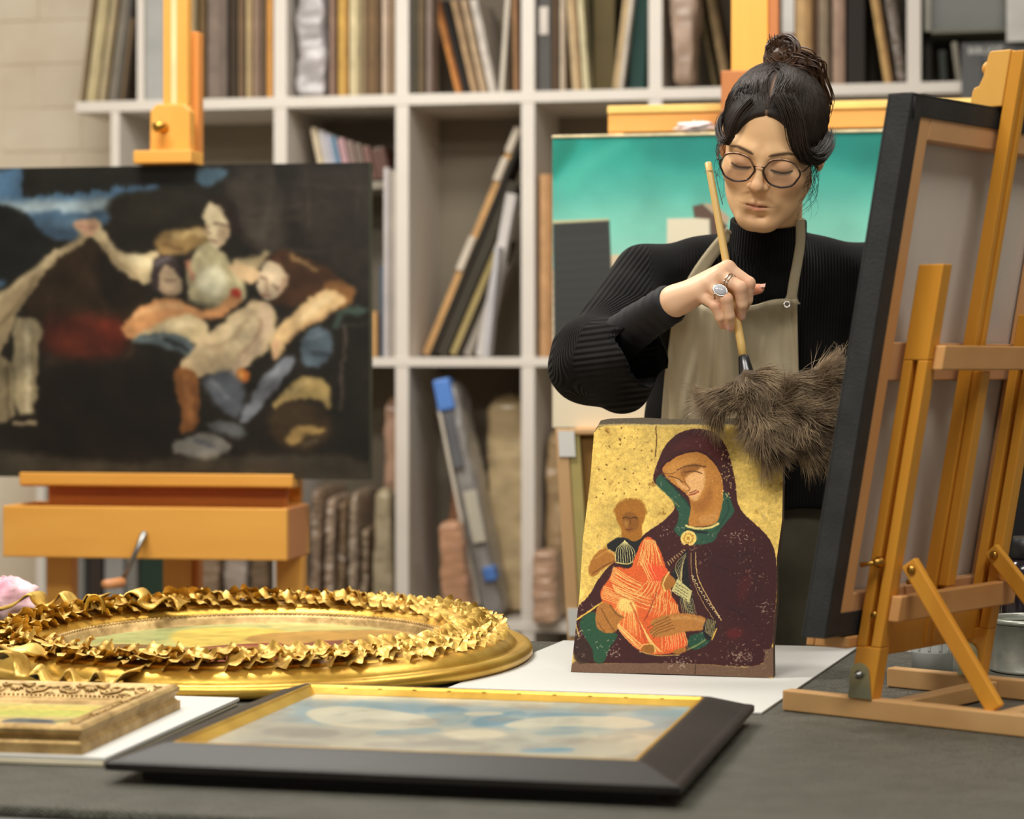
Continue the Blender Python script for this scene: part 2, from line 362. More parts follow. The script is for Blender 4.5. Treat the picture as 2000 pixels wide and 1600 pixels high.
_mc = {}
def M_(c, rough=.75, **k):
    key = (c, rough, tuple(sorted(k.items())))
    if key not in _mc: _mc[key] = mat('stored_%d_%d_%d' % c, c, rough, **k)
    return _mc[key]
LM = [None]
def item(kind, row, xb, w, lean, h, c, label, where, c2=None, t0=.02, t1=.38, name=None, cat='painting', group=None, dz=0):
    z = {1: Z1+.018, 2: Z2+.015, 3: Z3+.015}[row]+dz; wd = w/4500*F0.d(xb+w/2); s0 = F0.s(xb); th = math.radians(lean)
    if th > 0: off = (0, wd*math.sin(th))
    else: off = (0, 0)
    R = Matrix(((math.cos(th), 0, math.sin(th), 0), (0, 1, 0, 0), (-math.sin(th), 0, math.cos(th), 0), (0, 0, 0, 1)))
    M = F0.M @ Matrix.Translation((s0, 0, z+off[1]+.0005)) @ R
    full = label+' '+where; LM[0] = M; group = group or ({'wrap': 'wrapped pictures ', 'canvas': 'stored canvases ', 'board': 'boards '}[kind]+where)
    if kind == 'board':
        nm = name or 'stored_board'; o = obj(nm, MB(M).box((0, t0, 0), (wd, t1, h)), M_(c), bev=.002, loc=M @ Vector((wd/2, t0, 0))); return tag(o, full, cat, group)
    if kind == 'canvas':
        r = thing(name or 'stored_canvas', full, cat, M @ Vector((wd/2, t0, 0)), group)
        a = wd*.62; obj('stretcher', MB(M).box((0, t0+.004, 0), (a, t1, h)), M_(c, var=.2, scale=14), r, bev=.002)
        obj('canvas', MB(M).box((a, t0, 0), (wd, t1, h)), M_(c2 or tuple(int(v*.72) for v in c), var=.25, scale=10), r, bev=.001)
        return r
    if kind == 'wrap':
        sd = hash_(full); rg = random.Random(sd); nu, nv = 44, 54; tm = (t0+t1)/2; hw, hd = wd/2, (t1-t0)/2; tw = k_.get('tw', 1); bw = k_.get('bw', 1)
        def fn(u, v):
            a = 2*math.pi*u; ca, sa = math.cos(a), math.sin(a); e = .34
            x = math.copysign(abs(ca)**e, ca); y = math.copysign(abs(sa)**e, sa)
            sc = bw+(tw-bw)*v; sc *= min(1, .7+v*8, .45+(1-v)*9)*(.02 if v in (0, 1) else 1); 
            n = mnoise.noise(Vector((ca*1.3+sd % 97, sa*1.3, v*6)))*.16+mnoise.noise(Vector((ca*2, sa*2+sd % 31, v*22)))*.10+abs(mnoise.noise(Vector((ca*3+v*4, sa*3, v*34+sd % 13))))*.09
            return Vector((hw+x*hw*sc*(1+n), tm+y*hd*(.9+n*.5)*min(1, sc+.2), v*h))
        m = M_(c, k_.get('rough', .35), var=.18, scale=12, bump=.5, bscale=45, coat=.35)
        o = obj(name or 'wrapped_painting', MB(M).grid(fn, nu, nv, True, True), m, loc=M @ Vector((wd/2, tm, 0)))
        bm = bmesh.new(); bm.from_mesh(o.data); bmesh.ops.holes_fill(bm, edges=bm.edges); bm.to_mesh(o.data); bm.free()
        return tag(o, full, cat, group)
def hash_(t):
    h = 7
    for ch in t: h = (h*31+ord(ch)) % 100003
    return h
k_ = {}
# --- top row, left of the pale upright: leaning canvases
w_ = 'leaning on the shelf end by the stone wall'
item('canvas', 1, 150, 10, 7, .36, (140,120,88), 'thin dusty brown canvas', w_, (120,100,70))
item('canvas', 1, 163, 22, 7.4, .36, (196,180,138), 'broad cream canvas', w_, (176,160,120))
item('canvas', 1, 188, 16, 7.6, .36, (182,166,130), 'narrow straw coloured canvas', w_, (130,112,82))
item('canvas', 1, 207, 22, 7.8, .36, (126,118,104), 'charcoal grey canvas with a pale edge', w_, (92,86,78))
item('canvas', 1, 230, 12, 7.2, .28, (112,90,62), 'small dark brown canvas', w_, (64,50,34))
item('board', 1, 281, 36, 0, .66, (170,170,166), 'wide pale grey board beside the honey easel mast', 'on the top shelf', name='grey_board', cat='board')
w_ = 'in the top bay just right of the honey easel mast'
for x, w, c, c2, l in ((356,24,(184,164,124),(150,130,96),'light tan canvas'), (386,12,(120,96,60),(96,74,44),'thin umber canvas'), (401,40,(128,112,100),(112,98,88),'thick mauve brown canvas'), (446,13,(70,54,38),(52,40,28),'nearly black canvas'),
                       (461,13,(126,100,72),(104,82,58),'slim walnut canvas'), (477,11,(198,174,130),(170,146,104),'slim cream canvas'), (490,15,(150,124,104),(128,106,90),'rosy brown canvas'), (506,10,(112,90,66),(92,72,52),'narrow dark tan canvas')):
    item('canvas', 1, x, w, 0, .6+random.random()*.1, c, l, w_, c2)
item('board', 1, 518, 11, 0, .66, (214,154,78), 'bright orange wooden panel', w_, name='wooden_board')
w_ = 'in the top bay second from the honey mast'
k_.update(tw=1.0, bw=1, rough=.3)
item('wrap', 1, 570, 62, 0, .62, (178,172,172), 'broad bundle in grey white plastic', w_)
for x, w, c, c2, l in ((640,14,(150,122,104),(110,80,60),'thin rosy brown canvas'), (657,19,(204,164,84),(186,140,70),'mustard yellow canvas'), (679,22,(214,198,156),(176,160,122),'thick cream canvas'), (703,10,(158,136,102),(120,98,70),'slim beige canvas'),
                       (714,26,(118,92,60),(96,72,44),'broad brown mottled canvas'), (743,12,(204,182,160),(182,160,138),'pale pinkish canvas'), (757,12,(150,124,96),(126,100,74),'narrow fawn canvas')):
    item('canvas', 1, x, w, 0, .6+random.random()*.1, c, l, w_, c2)
w_ = 'in the top middle bay'
for x, w, ln, c, c2, l in ((806,8,0,(92,84,66),(74,68,52),'thin moss grey canvas'), (816,12,0,(120,100,72),(84,66,44),'slim scuffed umber canvas'), (831,12,0,(140,122,110),(122,104,92),'slim mauve canvas'),
                           (877,14,-14,(210,140,70),(160,100,50),'orange edged canvas leaning left'), (893,12,-14,(36,28,22),(24,20,16),'black canvas leaning left'), (908,16,-13,(178,148,110),(140,112,82),'tan canvas leaning left'),
                           (927,13,-12.5,(196,170,136),(160,134,104),'light sandy canvas leaning left'), (943,16,-12,(214,204,192),(190,182,172),'white canvas leaning left')):
    item('canvas', 1, x, w, ln, .325 if ln else .6, c, l, w_, c2, t0=.11 if ln else .01, t1=.4 if ln else .1)
item('board', 1, 972, 9, 4, .33, (206,196,180), 'narrow pale strip leaning right', w_, cat='board', name='pale_strip')
item('canvas', 1, 1000, 12, -1, .6, (150,112,74), 'worn brown canvas with a white label', w_, (120,84,54))
w_ = 'in the top bay above the teal painting'
fld = item('board', 1, 1049, 26, 0, .5, (84,82,78), 'dark grey folder with a white label', w_, name='folder', cat='folder')
def label_on(root, row, x, y, w, h, t, c, name='label'):
    s0 = F0.s(x, t); d = F0.d(x, t); z = F0.z(x, y, t)
    return obj(name, MB(F0.M).box((s0, t-.004, z-h/4500*d), (s0+w/4500*d, t-.001, z)), M_(c), root)
label_on(fld, 1, 1054, 14, 17, 54, .02, (214,204,194))
for x, w, ln, c, c2, l in ((1077,11,0,(100,76,50),(70,52,34),'short umber canvas'), (1091,11,0,(198,180,158),(170,152,130),'thin off white canvas'), (1116,18,-4,(196,170,130),(170,140,100),'sandy canvas'), (1137,12,-4,(214,202,164),(200,190,150),'ivory edged canvas')):
    item('canvas', 1, x, w, ln, .33 if ln else .6, c, l, w_, c2)
cf = item('board', 1, 1150, 42, 0, .6, (94,80,44), 'dark olive landscape painting seen at an angle', w_, name='olive_painting', t0=.10)
item('canvas', 1, 1196, 20, 7, .33, (186,160,118), 'grey taped tan canvas leaning right', w_, (200,190,176), t0=.0, t1=.048)
item('board', 1, 1224, 30, 3, .36, (24,62,56), 'deep green painting', w_, name='green_painting', t0=.05)
w_ = 'in the top bay left of the rear easel mast'
k_.update(tw=1.15, bw=.55, rough=.4)
item('wrap', 1, 1304, 66, 0, .66, (172,146,126), 'large bundle in pink brown paper', w_, t0=-.06, t1=.16)
item('canvas', 1, 1382, 12, -10.5, .36, (120,104,66), 'olive stretcher leaning left', w_, (84,70,40), t0=.19)
item('canvas', 1, 1402, 18, -10.5, .36, (182,154,110), 'tan stretcher leaning left', w_, (130,106,70), t0=.19)
item('board', 1, 1430, 54, 0, .62, (110,70,36), 'reddish brown panel', w_, t0=.1)
w_ = 'in the top bay above the bun of the person'
for x, w, ln, c, c2, l in ((1515,10,0,(140,88,44),(100,60,30),'chestnut panel'), (1553,31,0,(198,162,112),(168,130,84),'wide sandy canvas'), (1588,8,0,(104,74,44),(84,58,34),'thin rusty canvas'), (1598,20,0,(146,128,106),(128,110,88),'stone grey canvas'), (1625,24,0,(170,142,122),(150,122,104),'pale rose canvas')):
    item('canvas', 1, x, w, ln, .6+random.random()*.08, c, l, w_, c2)
wl = item('board', 1, 1530, 22, 0, .56, (118,72,38), 'red brown board with white strip', w_, t0=.03, name='brown_board', cat='board')
label_on(wl, 1, 1527, -40, 24, 106, .03, (222,218,212), 'white_strip')
w_ = 'in the dark top bay at the right'
item('board', 1, 1654, 34, 0, .6, (34,26,20), 'nearly black canvas', w_)
item('canvas', 1, 1727, 16, -9, .36, (202,164,104), 'light oak stretcher leaning left', w_, (160,122,76))
k_.update(tw=1.0, bw=.9, rough=.4)
item('wrap', 1, 1749, 22, -8, .36, (132,120,110), 'grey plastic wrapped picture', w_)
# --- far right bay
bx = thing('glass_box', 'grey glass fronted box on the upper right shelf', 'box', F0.M @ Vector((F0.s(1890), .1, Z1+.45)))
GR = M_((84,84,74), .3)
sA, sB = F0.s(1806), F0.s(2022); zb = F0.z(1900, 56)
sbx = lambda n, a, b, m, p: obj(n, MB(F0.M).box(a, b), m, p, bev=.002)
sbx('box_body', (sA, .03, zb), (sB, .4, zb+.3), GR, bx); sbx('box_edge', (sA, .0, zb-.004), (sA+.02, .03, zb+.3), M_((150,148,136)), bx); sbx('box_base', (sA+.02, .0, zb-.012), (sB, .4, zb), M_((120,118,104)), bx)
sbx('box_leg', (sA, .1, Z1+.019), (sA+.02, .12, zb-.0125), M_((60,58,50)), bx); sbx('box_leg', (sB-.02, .1, Z1+.019), (sB, .12, zb-.0125), M_((60,58,50)), bx)
item('board', 1, 1836, 14, -3, .10, (40,44,38), 'short dark green board', 'under the grey glass box', cat='board')
item('board', 1, 1868, 11, -7, .125, (140,134,120), 'narrow pale board leaning left', 'under the grey glass box', cat='board')
df = thing('dark_picture', 'dark grey picture frame with white lettering on its top rail, behind the right easel', 'frame', F0.M @ Vector((F0.s(1990), -.05, Z1+.018)))
DK = M_((78,78,78), .5); sA, sB = F0.s(1878, -.06), F0.s(2110, -.06); zt = F0.z(1880, 84, -.06); zbm = Z1-.16
for n, a, b in (('frame_bar', (sA, -.06, zbm), (sA+.062, -.03, zt)), ('frame_bar', (sA+.062, -.06, zt-.062), (sB, -.03, zt)), ('frame_bar', (sB-.062, -.06, zbm), (sB, -.03, zt-.062)), ('frame_bar', (sA+.062, -.06, zbm), (sB-.062, -.03, zbm+.06))):
    sbx(n, a, b, DK, df)
sbx('picture', (sA+.055, -.05, zbm+.05), (sB-.055, -.035, zt-.055), M_((52,52,46), .4), df)
_t = bpy.data.curves.new('lettering', 'FONT'); _t.body = 'BIBLIOT'; _t.size = .030; _t.extrude = .0008
_o = bpy.data.objects.new('lettering', _t); COL.objects.link(_o)
_dg = bpy.context.evaluated_depsgraph_get(); _me = bpy.data.meshes.new_from_object(_o.evaluated_get(_dg)); bpy.data.objects.remove(_o)
lt = bpy.data.objects.new('lettering', _me); COL.objects.link(lt); _me.materials.clear(); _me.materials.append(M_((222,222,214)))
lt.parent = df; lt.matrix_world = F0.M @ Matrix.Translation((F0.s(1890, -.06), -.0612, F0.z(1890, 106, -.06))) @ Matrix.Rotation(math.pi/2, 4, 'X')
lt.matrix_parent_inverse = Matrix.Identity(4); lt.matrix_basis = Matrix.Translation(-df.location) @ F0.M @ Matrix.Translation((F0.s(1890, -.06), -.0612, F0.z(1890, 106, -.06))) @ Matrix.Rotation(math.pi/2, 4, 'X')
ws = thing('white_board', 'white board high at the upper right corner in front of the shelf', 'board', F0.M @ Vector((F0.s(2010), -.09, Z1)))
sbx('board_face', (F0.s(1966, -.1), -.1, F0.z(1966, 82, -.1)), (F0.s(2090, -.1), -.085, 2.85), M_((206,204,198)), ws)
sbx('hook', (F0.s(2020, -.1), -.085, 2.82), (F0.s(2026, -.1), .02, 2.85), STEEL, ws)

# --- middle row
w_ = 'in the middle bay above the dark painting'
for i, (x, w, c, l) in enumerate(((580,13,(214,196,164),'cream paperback'), (594,11,(206,200,200),'white paperback'), (606,9,(196,196,210),'pale lilac paperback'), (616,10,(110,146,172),'blue paperback'), (627,15,(186,146,150),'dusty pink book'), (643,14,(140,116,108),'grey mauve book'), (658,14,(120,104,92),'taupe book'), (673,14,(126,88,80),'rosewood book'), (688,30,(92,58,46),'thick dark maroon book'))):
    r = thing('book', l+' leaning left '+w_, 'book', F0.M @ Vector((F0.s(x), .1, Z2+.5)), 'books above the dark painting')
    d = F0.d(x); wd = (w-1.2)/4500*d; h = (.175-.009*i); th = math.radians(-12)
    M = F0.M @ Matrix.Translation((F0.s(x+27), .12+.002*i, F0.z(x, 352, .12))) @ Matrix(((math.cos(th),0,math.sin(th),0),(0,1,0,0),(-math.sin(th),0,math.cos(th),0),(0,0,0,1)))
    obj('cover', MB(M).box((0, 0, 0), (wd, .17, h)), M_(c, .5), r, bev=.002); obj('pages', MB(M).box((wd*.15, .004, h), (wd*.85, .168, h+.0015)), M_((226,218,200)), r)
st = thing('shelf_insert', 'low grey inner shelf carrying the leaning books', 'shelf', F0.M @ Vector((F0.s(660), .2, Z2+.015)))
zi = F0.z(660, 354, .12)
sbx('insert_top', (F0.s(568), .09, zi-.03), (F0.s(768), .44, zi-.004), M_((150,142,128)), st)
for x in (568, 763): sbx('insert_side', (F0.s(x), .1, Z2+.016), (F0.s(x)+.012, .43, zi-.03), M_((150,142,128)), st)
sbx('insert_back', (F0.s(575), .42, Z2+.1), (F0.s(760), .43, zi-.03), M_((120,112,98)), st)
item('board', 2, 737, 9, 0, .3, (78,92,110), 'blue grey painting edge', 'right beside the big dark painting', name='stored_painting', cat='painting', t0=.03, t1=.085)
item('board', 2, 748, 9, 0, .62, (200,192,190), 'tall white board', 'just right of the big dark painting', cat='board', t0=.01, t1=.085)
item('board', 2, 759, 10, 0, .61, (180,170,158), 'tall greige board', 'just right of the big dark painting', cat='board', t0=.02, t1=.085)
item('board', 2, 726, 9, 0, .15, (204,158,100), 'short orange panel', 'low beside the big dark painting', cat='board', t0=.0, t1=.085)
w_ = 'in the middle bay right of the big dark painting'
lc = item('canvas', 2, 806, 22, 23, .81, (194,150,96), 'long tan stretcher leaning steeply right', w_, (46,40,30), t0=.135, t1=.29)
sl_ = lambda a, b: obj('white_strip', MB(LM[0]).box((-.003, .128, a), (.02, .2, b)), M_((206,194,176)), lc, bev=.002)
sl_(.72, .808); sl_(.62, .70); sl_(.30, .42)
item('board', 2, 833, 22, 23.2, .62, (56,50,38), 'black painted canvas leaning right', w_, t0=.135, t1=.29)
item('canvas', 2, 860, 20, 23.4, .42, (164,146,94), 'olive gold stretcher leaning right', w_, (60,50,34), t0=.135, t1=.29)
item('board', 2, 887, 16, 23.6, .33, (150,142,130), 'grey board leaning right', w_, cat='board', t0=.135, t1=.29)
item('board', 2, 920, 20, 11, .54, (206,200,196), 'thick white foam board leaning right', w_, cat='board', t0=.07, t1=.13)
item('board', 2, 944, 10, 6, .36, (190,188,190), 'pale grey sheet leaning right', w_, cat='board', t0=.0, t1=.065)
item('canvas', 2, 984, 28, 0, .69, (146,88,44), 'upright russet wooden panel', w_, (128,72,34), t0=.30, t1=.44)
w_ = 'in the middle bay left of the teal painting'
item('canvas', 2, 1051, 26, 0, .59, (192,148,102), 'tall light tan panel', w_, (168,124,80))
item('canvas', 2, 1080, 18, 0, .56, (180,140,86), 'tall honey edged panel', w_, (200,176,120))
# --- lower row: wrapped pictures, bubble wrap and foil
w_ = 'under the big dark painting'
k_.update(tw=.9, bw=1, rough=.35)
for x, w, ln, h, c, l in ((592,30,1,.43,(140,118,98),'slim brown plastic bundle'), (622,26,3,.40,(158,136,116),'beige plastic bundle'), (648,22,4,.39,(120,98,74),'dark tan plastic bundle'), (668,24,3,.42,(160,142,122),'pale plastic bundle'), (694,20,4,.30,(146,126,104),'short fawn plastic bundle')):
    item('wrap', 3, x+2, w*.8, 1.5, h, c, l, w_, t0=.02, t1=.4)
k_.update(tw=.85, bw=.95)
item('wrap', 3, 726, 42, 0, .73, (178,142,118), 'tall pink brown paper bundle', 'right of the big dark painting', t0=.12, t1=.4)
k_.update(tw=.6, bw=.9)
item('wrap', 3, 726, 46, 0, .43, (162,148,120), 'bottle shaped bundle in clear tape', 'right of the big dark painting', t0=-.03, t1=.1)
w_ = 'in the lower middle bay'
k_.update(tw=.9, bw=.9, rough=.3)
foil = item('wrap', 3, 940, 44, -11.5, .79, (146,142,138), 'long grey plastic parcel with blue tape', w_, t0=.0, t1=.2)
k_.update(tw=.85, bw=1.0, rough=.25)
item('wrap', 3, 918, 92, 0, .735, (206,182,140), 'wide bubble wrapped picture', w_, t0=.21, t1=.42)
k_.update(tw=.6, bw=1)
item('wrap', 3, 838, 40, 1, .53, (166,116,84), 'copper brown paper parcel', w_, t0=.22, t1=.42)
k_.update(tw=.7, bw=1)
item('wrap', 3, 880, 56, -5, .33, (186,140,108), 'low crumpled copper foil parcel', w_, t0=-.12, t1=-.01)
# blue tape at both ends of the long parcel
th = math.radians(-11.5)
Mf = F0.M @ Matrix.Translation((F0.s(940), 0, Z3+.016)) @ Matrix(((math.cos(th),0,math.sin(th),0),(0,1,0,0),(-math.sin(th),0,math.cos(th),0),(0,0,0,1)))
BLT = M_((86,132,206), .4); wd = 44/4500*7.45
obj('blue_tape', MB(Mf).box((-.004, -.008, .69), (wd*.72, .06, .795)), BLT, foil, bev=.008)
obj('blue_tape', MB(Mf).box((wd*.5, -.008, .12), (wd+.004, .06, .17)), BLT, foil, bev=.008)
obj('white_strip', MB(Mf).box((-.007, .0, .05), (.004, .05, .7)), M_((204,194,178)), foil, bev=.002)
obj('dark_band', MB(Mf).box((wd*.15, -.008, .5), (wd*.6, .004, .68)), M_((98,98,102)), foil, bev=.003)
obj('paper_label', MB(Mf).box((wd*.35, -.011, .25), (wd*.95, .0, .42)), M_((190,184,166)), foil, bev=.003)
w_ = 'in the lower bay left of the icon'
k_.update(tw=.8, bw=1, rough=.3)
item('wrap', 3, 1050, 42, 0, .62, (176,148,110), 'bubble wrapped picture', w_, t0=.1)
k_.update(tw=.8, bw=.8)
item('wrap', 3, 1042, 56, 0, .24, (188,152,124), 'low pinkish wrapped parcel', w_, t0=-.08, t1=.08)
w_ = 'under the left easel tray'
for x, w, c, l, kd in ((102,58,(126,124,118),'pale grey board','board'), (168,26,(52,40,32),'black brown canvas','board'), (198,38,(150,148,144),'light grey board','board'), (240,22,(128,124,116),'mid grey board','board'), (268,50,(30,52,36),'dark green canvas','board'), (322,30,(186,186,180),'white board','board'), (356,26,(84,62,42),'umber canvas','board')):
    item(kd, 3, x, w, 0, .55, c, l, w_, cat='board' if 'board' in l else 'painting', t0=.03)
k_.update(tw=.9, bw=1, rough=.3)
for x, w, c, l in ((384,42,(134,112,90),'brown plastic bundle with wide creases'), (430,48,(160,146,134),'silvery plastic bundle'), (482,42,(112,92,70),'dark brown plastic bundle')):
    item('wrap', 3, x, w, 1, .5, c, l, w_, t0=.0, t1=.3)
item('board', 3, 240, 280, 0, .8, (160,158,152), 'broad grey panel standing behind the left easel', 'in the lowest left bay', t0=.4, t1=.42, cat='board', name='grey_board')
def proj(v): return (1000+F*v[0]/v[1], HY-F*(v[2]-CZ)/v[1])
def rect_on(fr, s0, s1, z0, z1, t=0): return [fr.M @ Vector(p) for p in ((s0,t,z1),(s1,t,z1),(s1,t,z0),(s0,t,z0))]
# ------------------------------------------------------------------ left: crank easel with the dark figure painting
FE = Fr(345, 5.45, 10)
zt, zb = FE.z(345, 323), FE.z(345, 934)
c4 = rect_on(FE, FE.s(-40), FE.s(721), zb, zt)
op = thing('oil_painting', 'large dark old oil painting of pale reclining figures on the left crank easel', 'painting', (c4[2]+c4[3])/2)
A = Art(760, 620, [proj(c) for c in c4], (30,26,20), lambda p: (p[0]/1.581, p[1]/1.581+320))
A.grow = 3
def PL(c, s_, *pts, a=1., k=1): A.poly(pts, c, s_, a, k)
def LN(c, w, s_, *pts, a=1.): A.line(pts, w, c, s_, a)
PL((74,104,130), 12, (-90,10),(490,10),(490,95),(350,112),(330,150),(-90,170)); PL((150,164,166), 18, (-90,112),(120,118),(360,100),(345,148),(200,150),(90,158),(-90,140), a=.9); PL((66,88,108), 10, (60,168),(160,145),(250,155),(335,150),(340,172),(290,200),(230,240),(140,218),(100,190)); PL((90,116,132), 14, (120,190),(220,170),(300,175),(240,200), a=.6)
PL((22,24,22), 10, (-90,128),(40,130),(90,165),(130,215),(165,262),(120,312),(-90,420)); PL((70,98,122), 10, (-90,390),(10,355),(0,385),(-90,440))
PL((30,29,24), 8, (72,-20),(620,-20),(620,60),(480,52),(300,50),(180,68),(75,96))
for i in range(22): x = 84+i*19; y = 90-i*1.8+5*math.sin(i*2.1); PL((30,29,24), 5, (x-14,y-40),(x+14,y-40),(x+9,y-4),(x+1,y+12),(x-9,y))
PL((36,32,23), 12, (325,150),(340,104),(400,88),(480,80),(640,90),(660,180),(480,200),(400,180)); PL((72,96,110), 9, (605,20),(695,14),(690,44),(640,66),(606,52))
PL((56,50,42), 24, (690,10),(870,10),(880,300),(800,280),(740,200)); PL((46,40,33), 30, (850,10),(1200,10),(1200,420),(1080,360),(960,260)); LN((72,66,56), [14,20,44], 18, (838,20),(830,150),(800,220), a=.7)
for q in ((880,130,1010,112),(945,20,950,200),(1100,60,1105,220),(740,170,930,168),(860,270,1040,262),(900,60,1130,75)): LN((74,66,56), 4, 6, q[:2], q[2:], a=.6)
PL((44,32,20), 18, (150,300),(262,222),(310,262),(460,372),(420,450),(380,492),(140,480),(60,470)); PL((24,19,14), 18, (310,262),(460,372),(430,440),(330,440),(290,340), a=.8)
PL((84,34,22), 34, (130,492),(230,462),(370,474),(392,520),(392,582),(300,612),(180,600),(130,560), a=.9); PL((108,40,26), 20, (300,486),(372,480),(388,540),(320,560), a=.7); LN((70,54,38), 16, 14, (150,610),(300,625),(400,600),(410,560), a=.6)
PL((24,19,14), 26, (100,620),(400,600),(560,640),(560,850),(500,920),(120,900),(0,820))
PL((146,128,96), 6, (-90,470),(60,352),(140,290),(220,240),(262,214),(276,222),(200,270),(152,302),(100,382),(60,440),(0,590),(-90,700)); LN((176,158,124), 14, 8, (-40,440),(70,360),(190,262), a=.8); LN((104,88,62), 10, 7, (-20,520),(60,430),(110,350), a=.8); LN((166,148,112), 10, 6, (130,305),(165,290), a=.8)
PL((150,136,104), 6, (38,482),(100,474),(136,500),(112,572),(106,768),(50,772),(44,650)); LN((184,170,138), 16, 8, (78,500),(84,620),(82,760), a=.9); LN((116,102,74), 8, 6, (104,540),(98,760), a=.8); LN((46,38,28), 9, 4, (46,772),(106,776)); LN((142,126,98), 14, 5, (44,800),(106,802)); PL((132,118,88), 6, (-90,600),(34,592),(42,700),(42,795),(-90,800)); LN((92,78,56), 8, 6, (20,620),(26,780))
PL((140,112,68), 9, (472,240),(500,212),(560,205),(632,194),(645,232),(600,262),(540,282),(486,276)); LN((192,166,114), 20, 10, (540,225),(622,208), a=.8); LN((96,70,44), 10, 7, (500,250),(560,262), a=.8)
PL((182,170,130), 7, (640,228),(672,262),(702,300),(764,382),(742,424),(700,442),(630,440),(580,402),(574,340),(590,288)); PL((210,204,172), 16, (618,322),(684,306),(700,372),(664,416),(606,392), a=.9); LN((112,104,80), 14, 9, (590,420),(640,440),(704,440), a=.8); LN((150,140,104), 12, 9, (690,310),(740,390), a=.7); LN((190,120,94), 16, 7, (580,300),(592,350), a=.7)
PL((166,148,110), 7, (700,302),(780,285),(832,264),(812,302),(760,332))
PL((208,190,152), 4, (630,152),(640,126),(660,111),(690,130),(708,170),(712,206),(696,242),(672,264),(650,236),(632,216),(637,186)); PL((36,27,20), 6, (652,110),(690,98),(730,136),(742,210),(720,232),(712,205),(706,165),(688,130)); LN((86,62,46), 7, 4, (664,186),(690,188),(704,196)); LN((128,94,70), 6, 4, (640,190),(634,208),(650,210)); LN((110,68,52), 6, 4, (646,228),(668,238)); PL((170,140,108), 10, (680,200),(708,200),(696,238),(674,256), a=.7)
PL((186,166,126), 6, (228,192),(262,172),(300,172),(320,200),(340,242),(375,276),(430,290),(482,268),(492,302),(462,372),(400,346),(340,290),(290,226),(250,214)); PL((194,152,120), 5, (226,190),(262,170),(302,176),(300,206),(272,222),(250,206)); LN((210,194,154), 30, 12, (410,292),(456,310), a=.9); LN((128,108,78), 12, 10, (310,240),(360,300),(420,346), a=.7); LN((140,98,78), 5, 4, (270,196),(292,192)); LN((148,104,84), 5, 3, (232,192),(258,196))
PL((54,44,42), 6, (460,332),(480,290),(530,279),(562,310),(556,346),(500,404),(470,382)); LN((104,96,98), 16, 9, (482,312),(520,292), a=.8); PL((192,166,132), 5, (494,332),(522,312),(552,350),(562,382),(546,408),(510,402),(490,376)); LN((110,84,66), 6, 5, (512,352),(536,360)); PL((146,116,90), 8, (496,372),(520,404),(540,408),(512,396), a=.8)
PL((196,140,90), 6, (372,496),(440,440),(490,414),(550,420),(582,440),(640,456),(690,430),(718,392),(742,400),(736,432),(692,462),(640,476),(576,466),(500,482),(400,546)); LN((222,176,124), 16, 9, (420,470),(500,432),(560,440), a=.7); LN((150,98,62), 8, 6, (580,466),(650,476),(700,458), a=.7); PL((202,180,136), 7, (400,546),(470,502),(560,460),(632,480),(642,542),(600,552),(520,526),(430,542)); LN((220,202,160), 26, 12, (500,506),(590,492), a=.7); A.ell(727, 397, 13, 13, (170,56,40), 0, 5)
PL((84,96,98), 6, (398,552),(450,525),(520,520),(602,550),(582,588),(540,576),(470,548)); LN((34,36,36), 12, 7, (500,540),(570,570)); LN((124,134,132), 8, 6, (430,546),(520,530), a=.7)
PL((64,41,25), 9, (808,302),(850,268),(920,278),(1010,320),(1064,372),(1000,402),(900,436),(830,436),(884,372),(882,332)); LN((152,122,78), 14, 7, (900,284),(974,326), a=.8); LN((96,60,40), 12, 8, (850,290),(866,330), a=.8)
PL((192,162,122), 6, (700,312),(740,308),(792,324),(802,352),(780,372),(730,346)); PL((208,186,152), 4, (808,312),(830,294),(882,336),(884,372),(856,412),(826,424),(794,392),(800,342)); LN((98,72,56), 6, 4, (806,352),(826,362)); LN((98,72,56), 6, 4, (842,374),(862,386)); LN((150,110,84), 6, 5, (822,372),(818,392)); LN((132,76,62), 6, 4, (806,402),(828,408)); PL((160,124,96), 9, (856,400),(884,368),(880,340),(868,380), a=.7)
PL((188,166,128), 7, (640,522),(720,460),(790,420),(852,455),(852,522),(800,592),(740,632),(690,642),(620,642),(600,602),(570,602),(602,560)); PL((206,186,148), 16, (700,490),(780,450),(800,520),(730,580),(680,570), a=.7); LN((146,122,90), 14, 10, (640,560),(700,560),(760,480), a=.6); LN((204,178,144), [46,42,34,24], 6, (816,450),(822,510),(770,580),(722,636),(716,668)); LN((140,108,80), 7, 6, (800,480),(798,520),(740,590), a=.7); A.ell(747, 654, 19, 20, (182,104,44), 0, 4); A.ell(741, 648, 7, 7, (222,150,76), 0, 5)
PL((194,170,130), 6, (568,592),(640,598),(644,642),(610,664),(558,632)); PL((130,82,42), 6, (540,620),(602,640),(616,682),(606,760),(616,792),(590,828),(548,832),(566,780),(540,680)); LN((168,112,64), 18, 9, (572,660),(588,740),(584,800), a=.8); LN((86,52,28), 9, 7, (606,680),(600,770), a=.7)
PL((120,82,46), 8, (1000,360),(1080,368),(1098,410),(1052,462),(1010,402)); PL((198,166,118), 6, (1000,386),(1050,400),(1070,420),(1036,452),(940,502),(882,546),(862,602),(834,592),(840,530),(900,460)); LN((220,194,148), 22, 10, (1010,410),(930,470), a=.8); LN((140,104,68), 10, 8, (1030,450),(930,506),(880,550), a=.7); LN((196,150,118), 14, 7, (852,550),(848,596), a=.8)
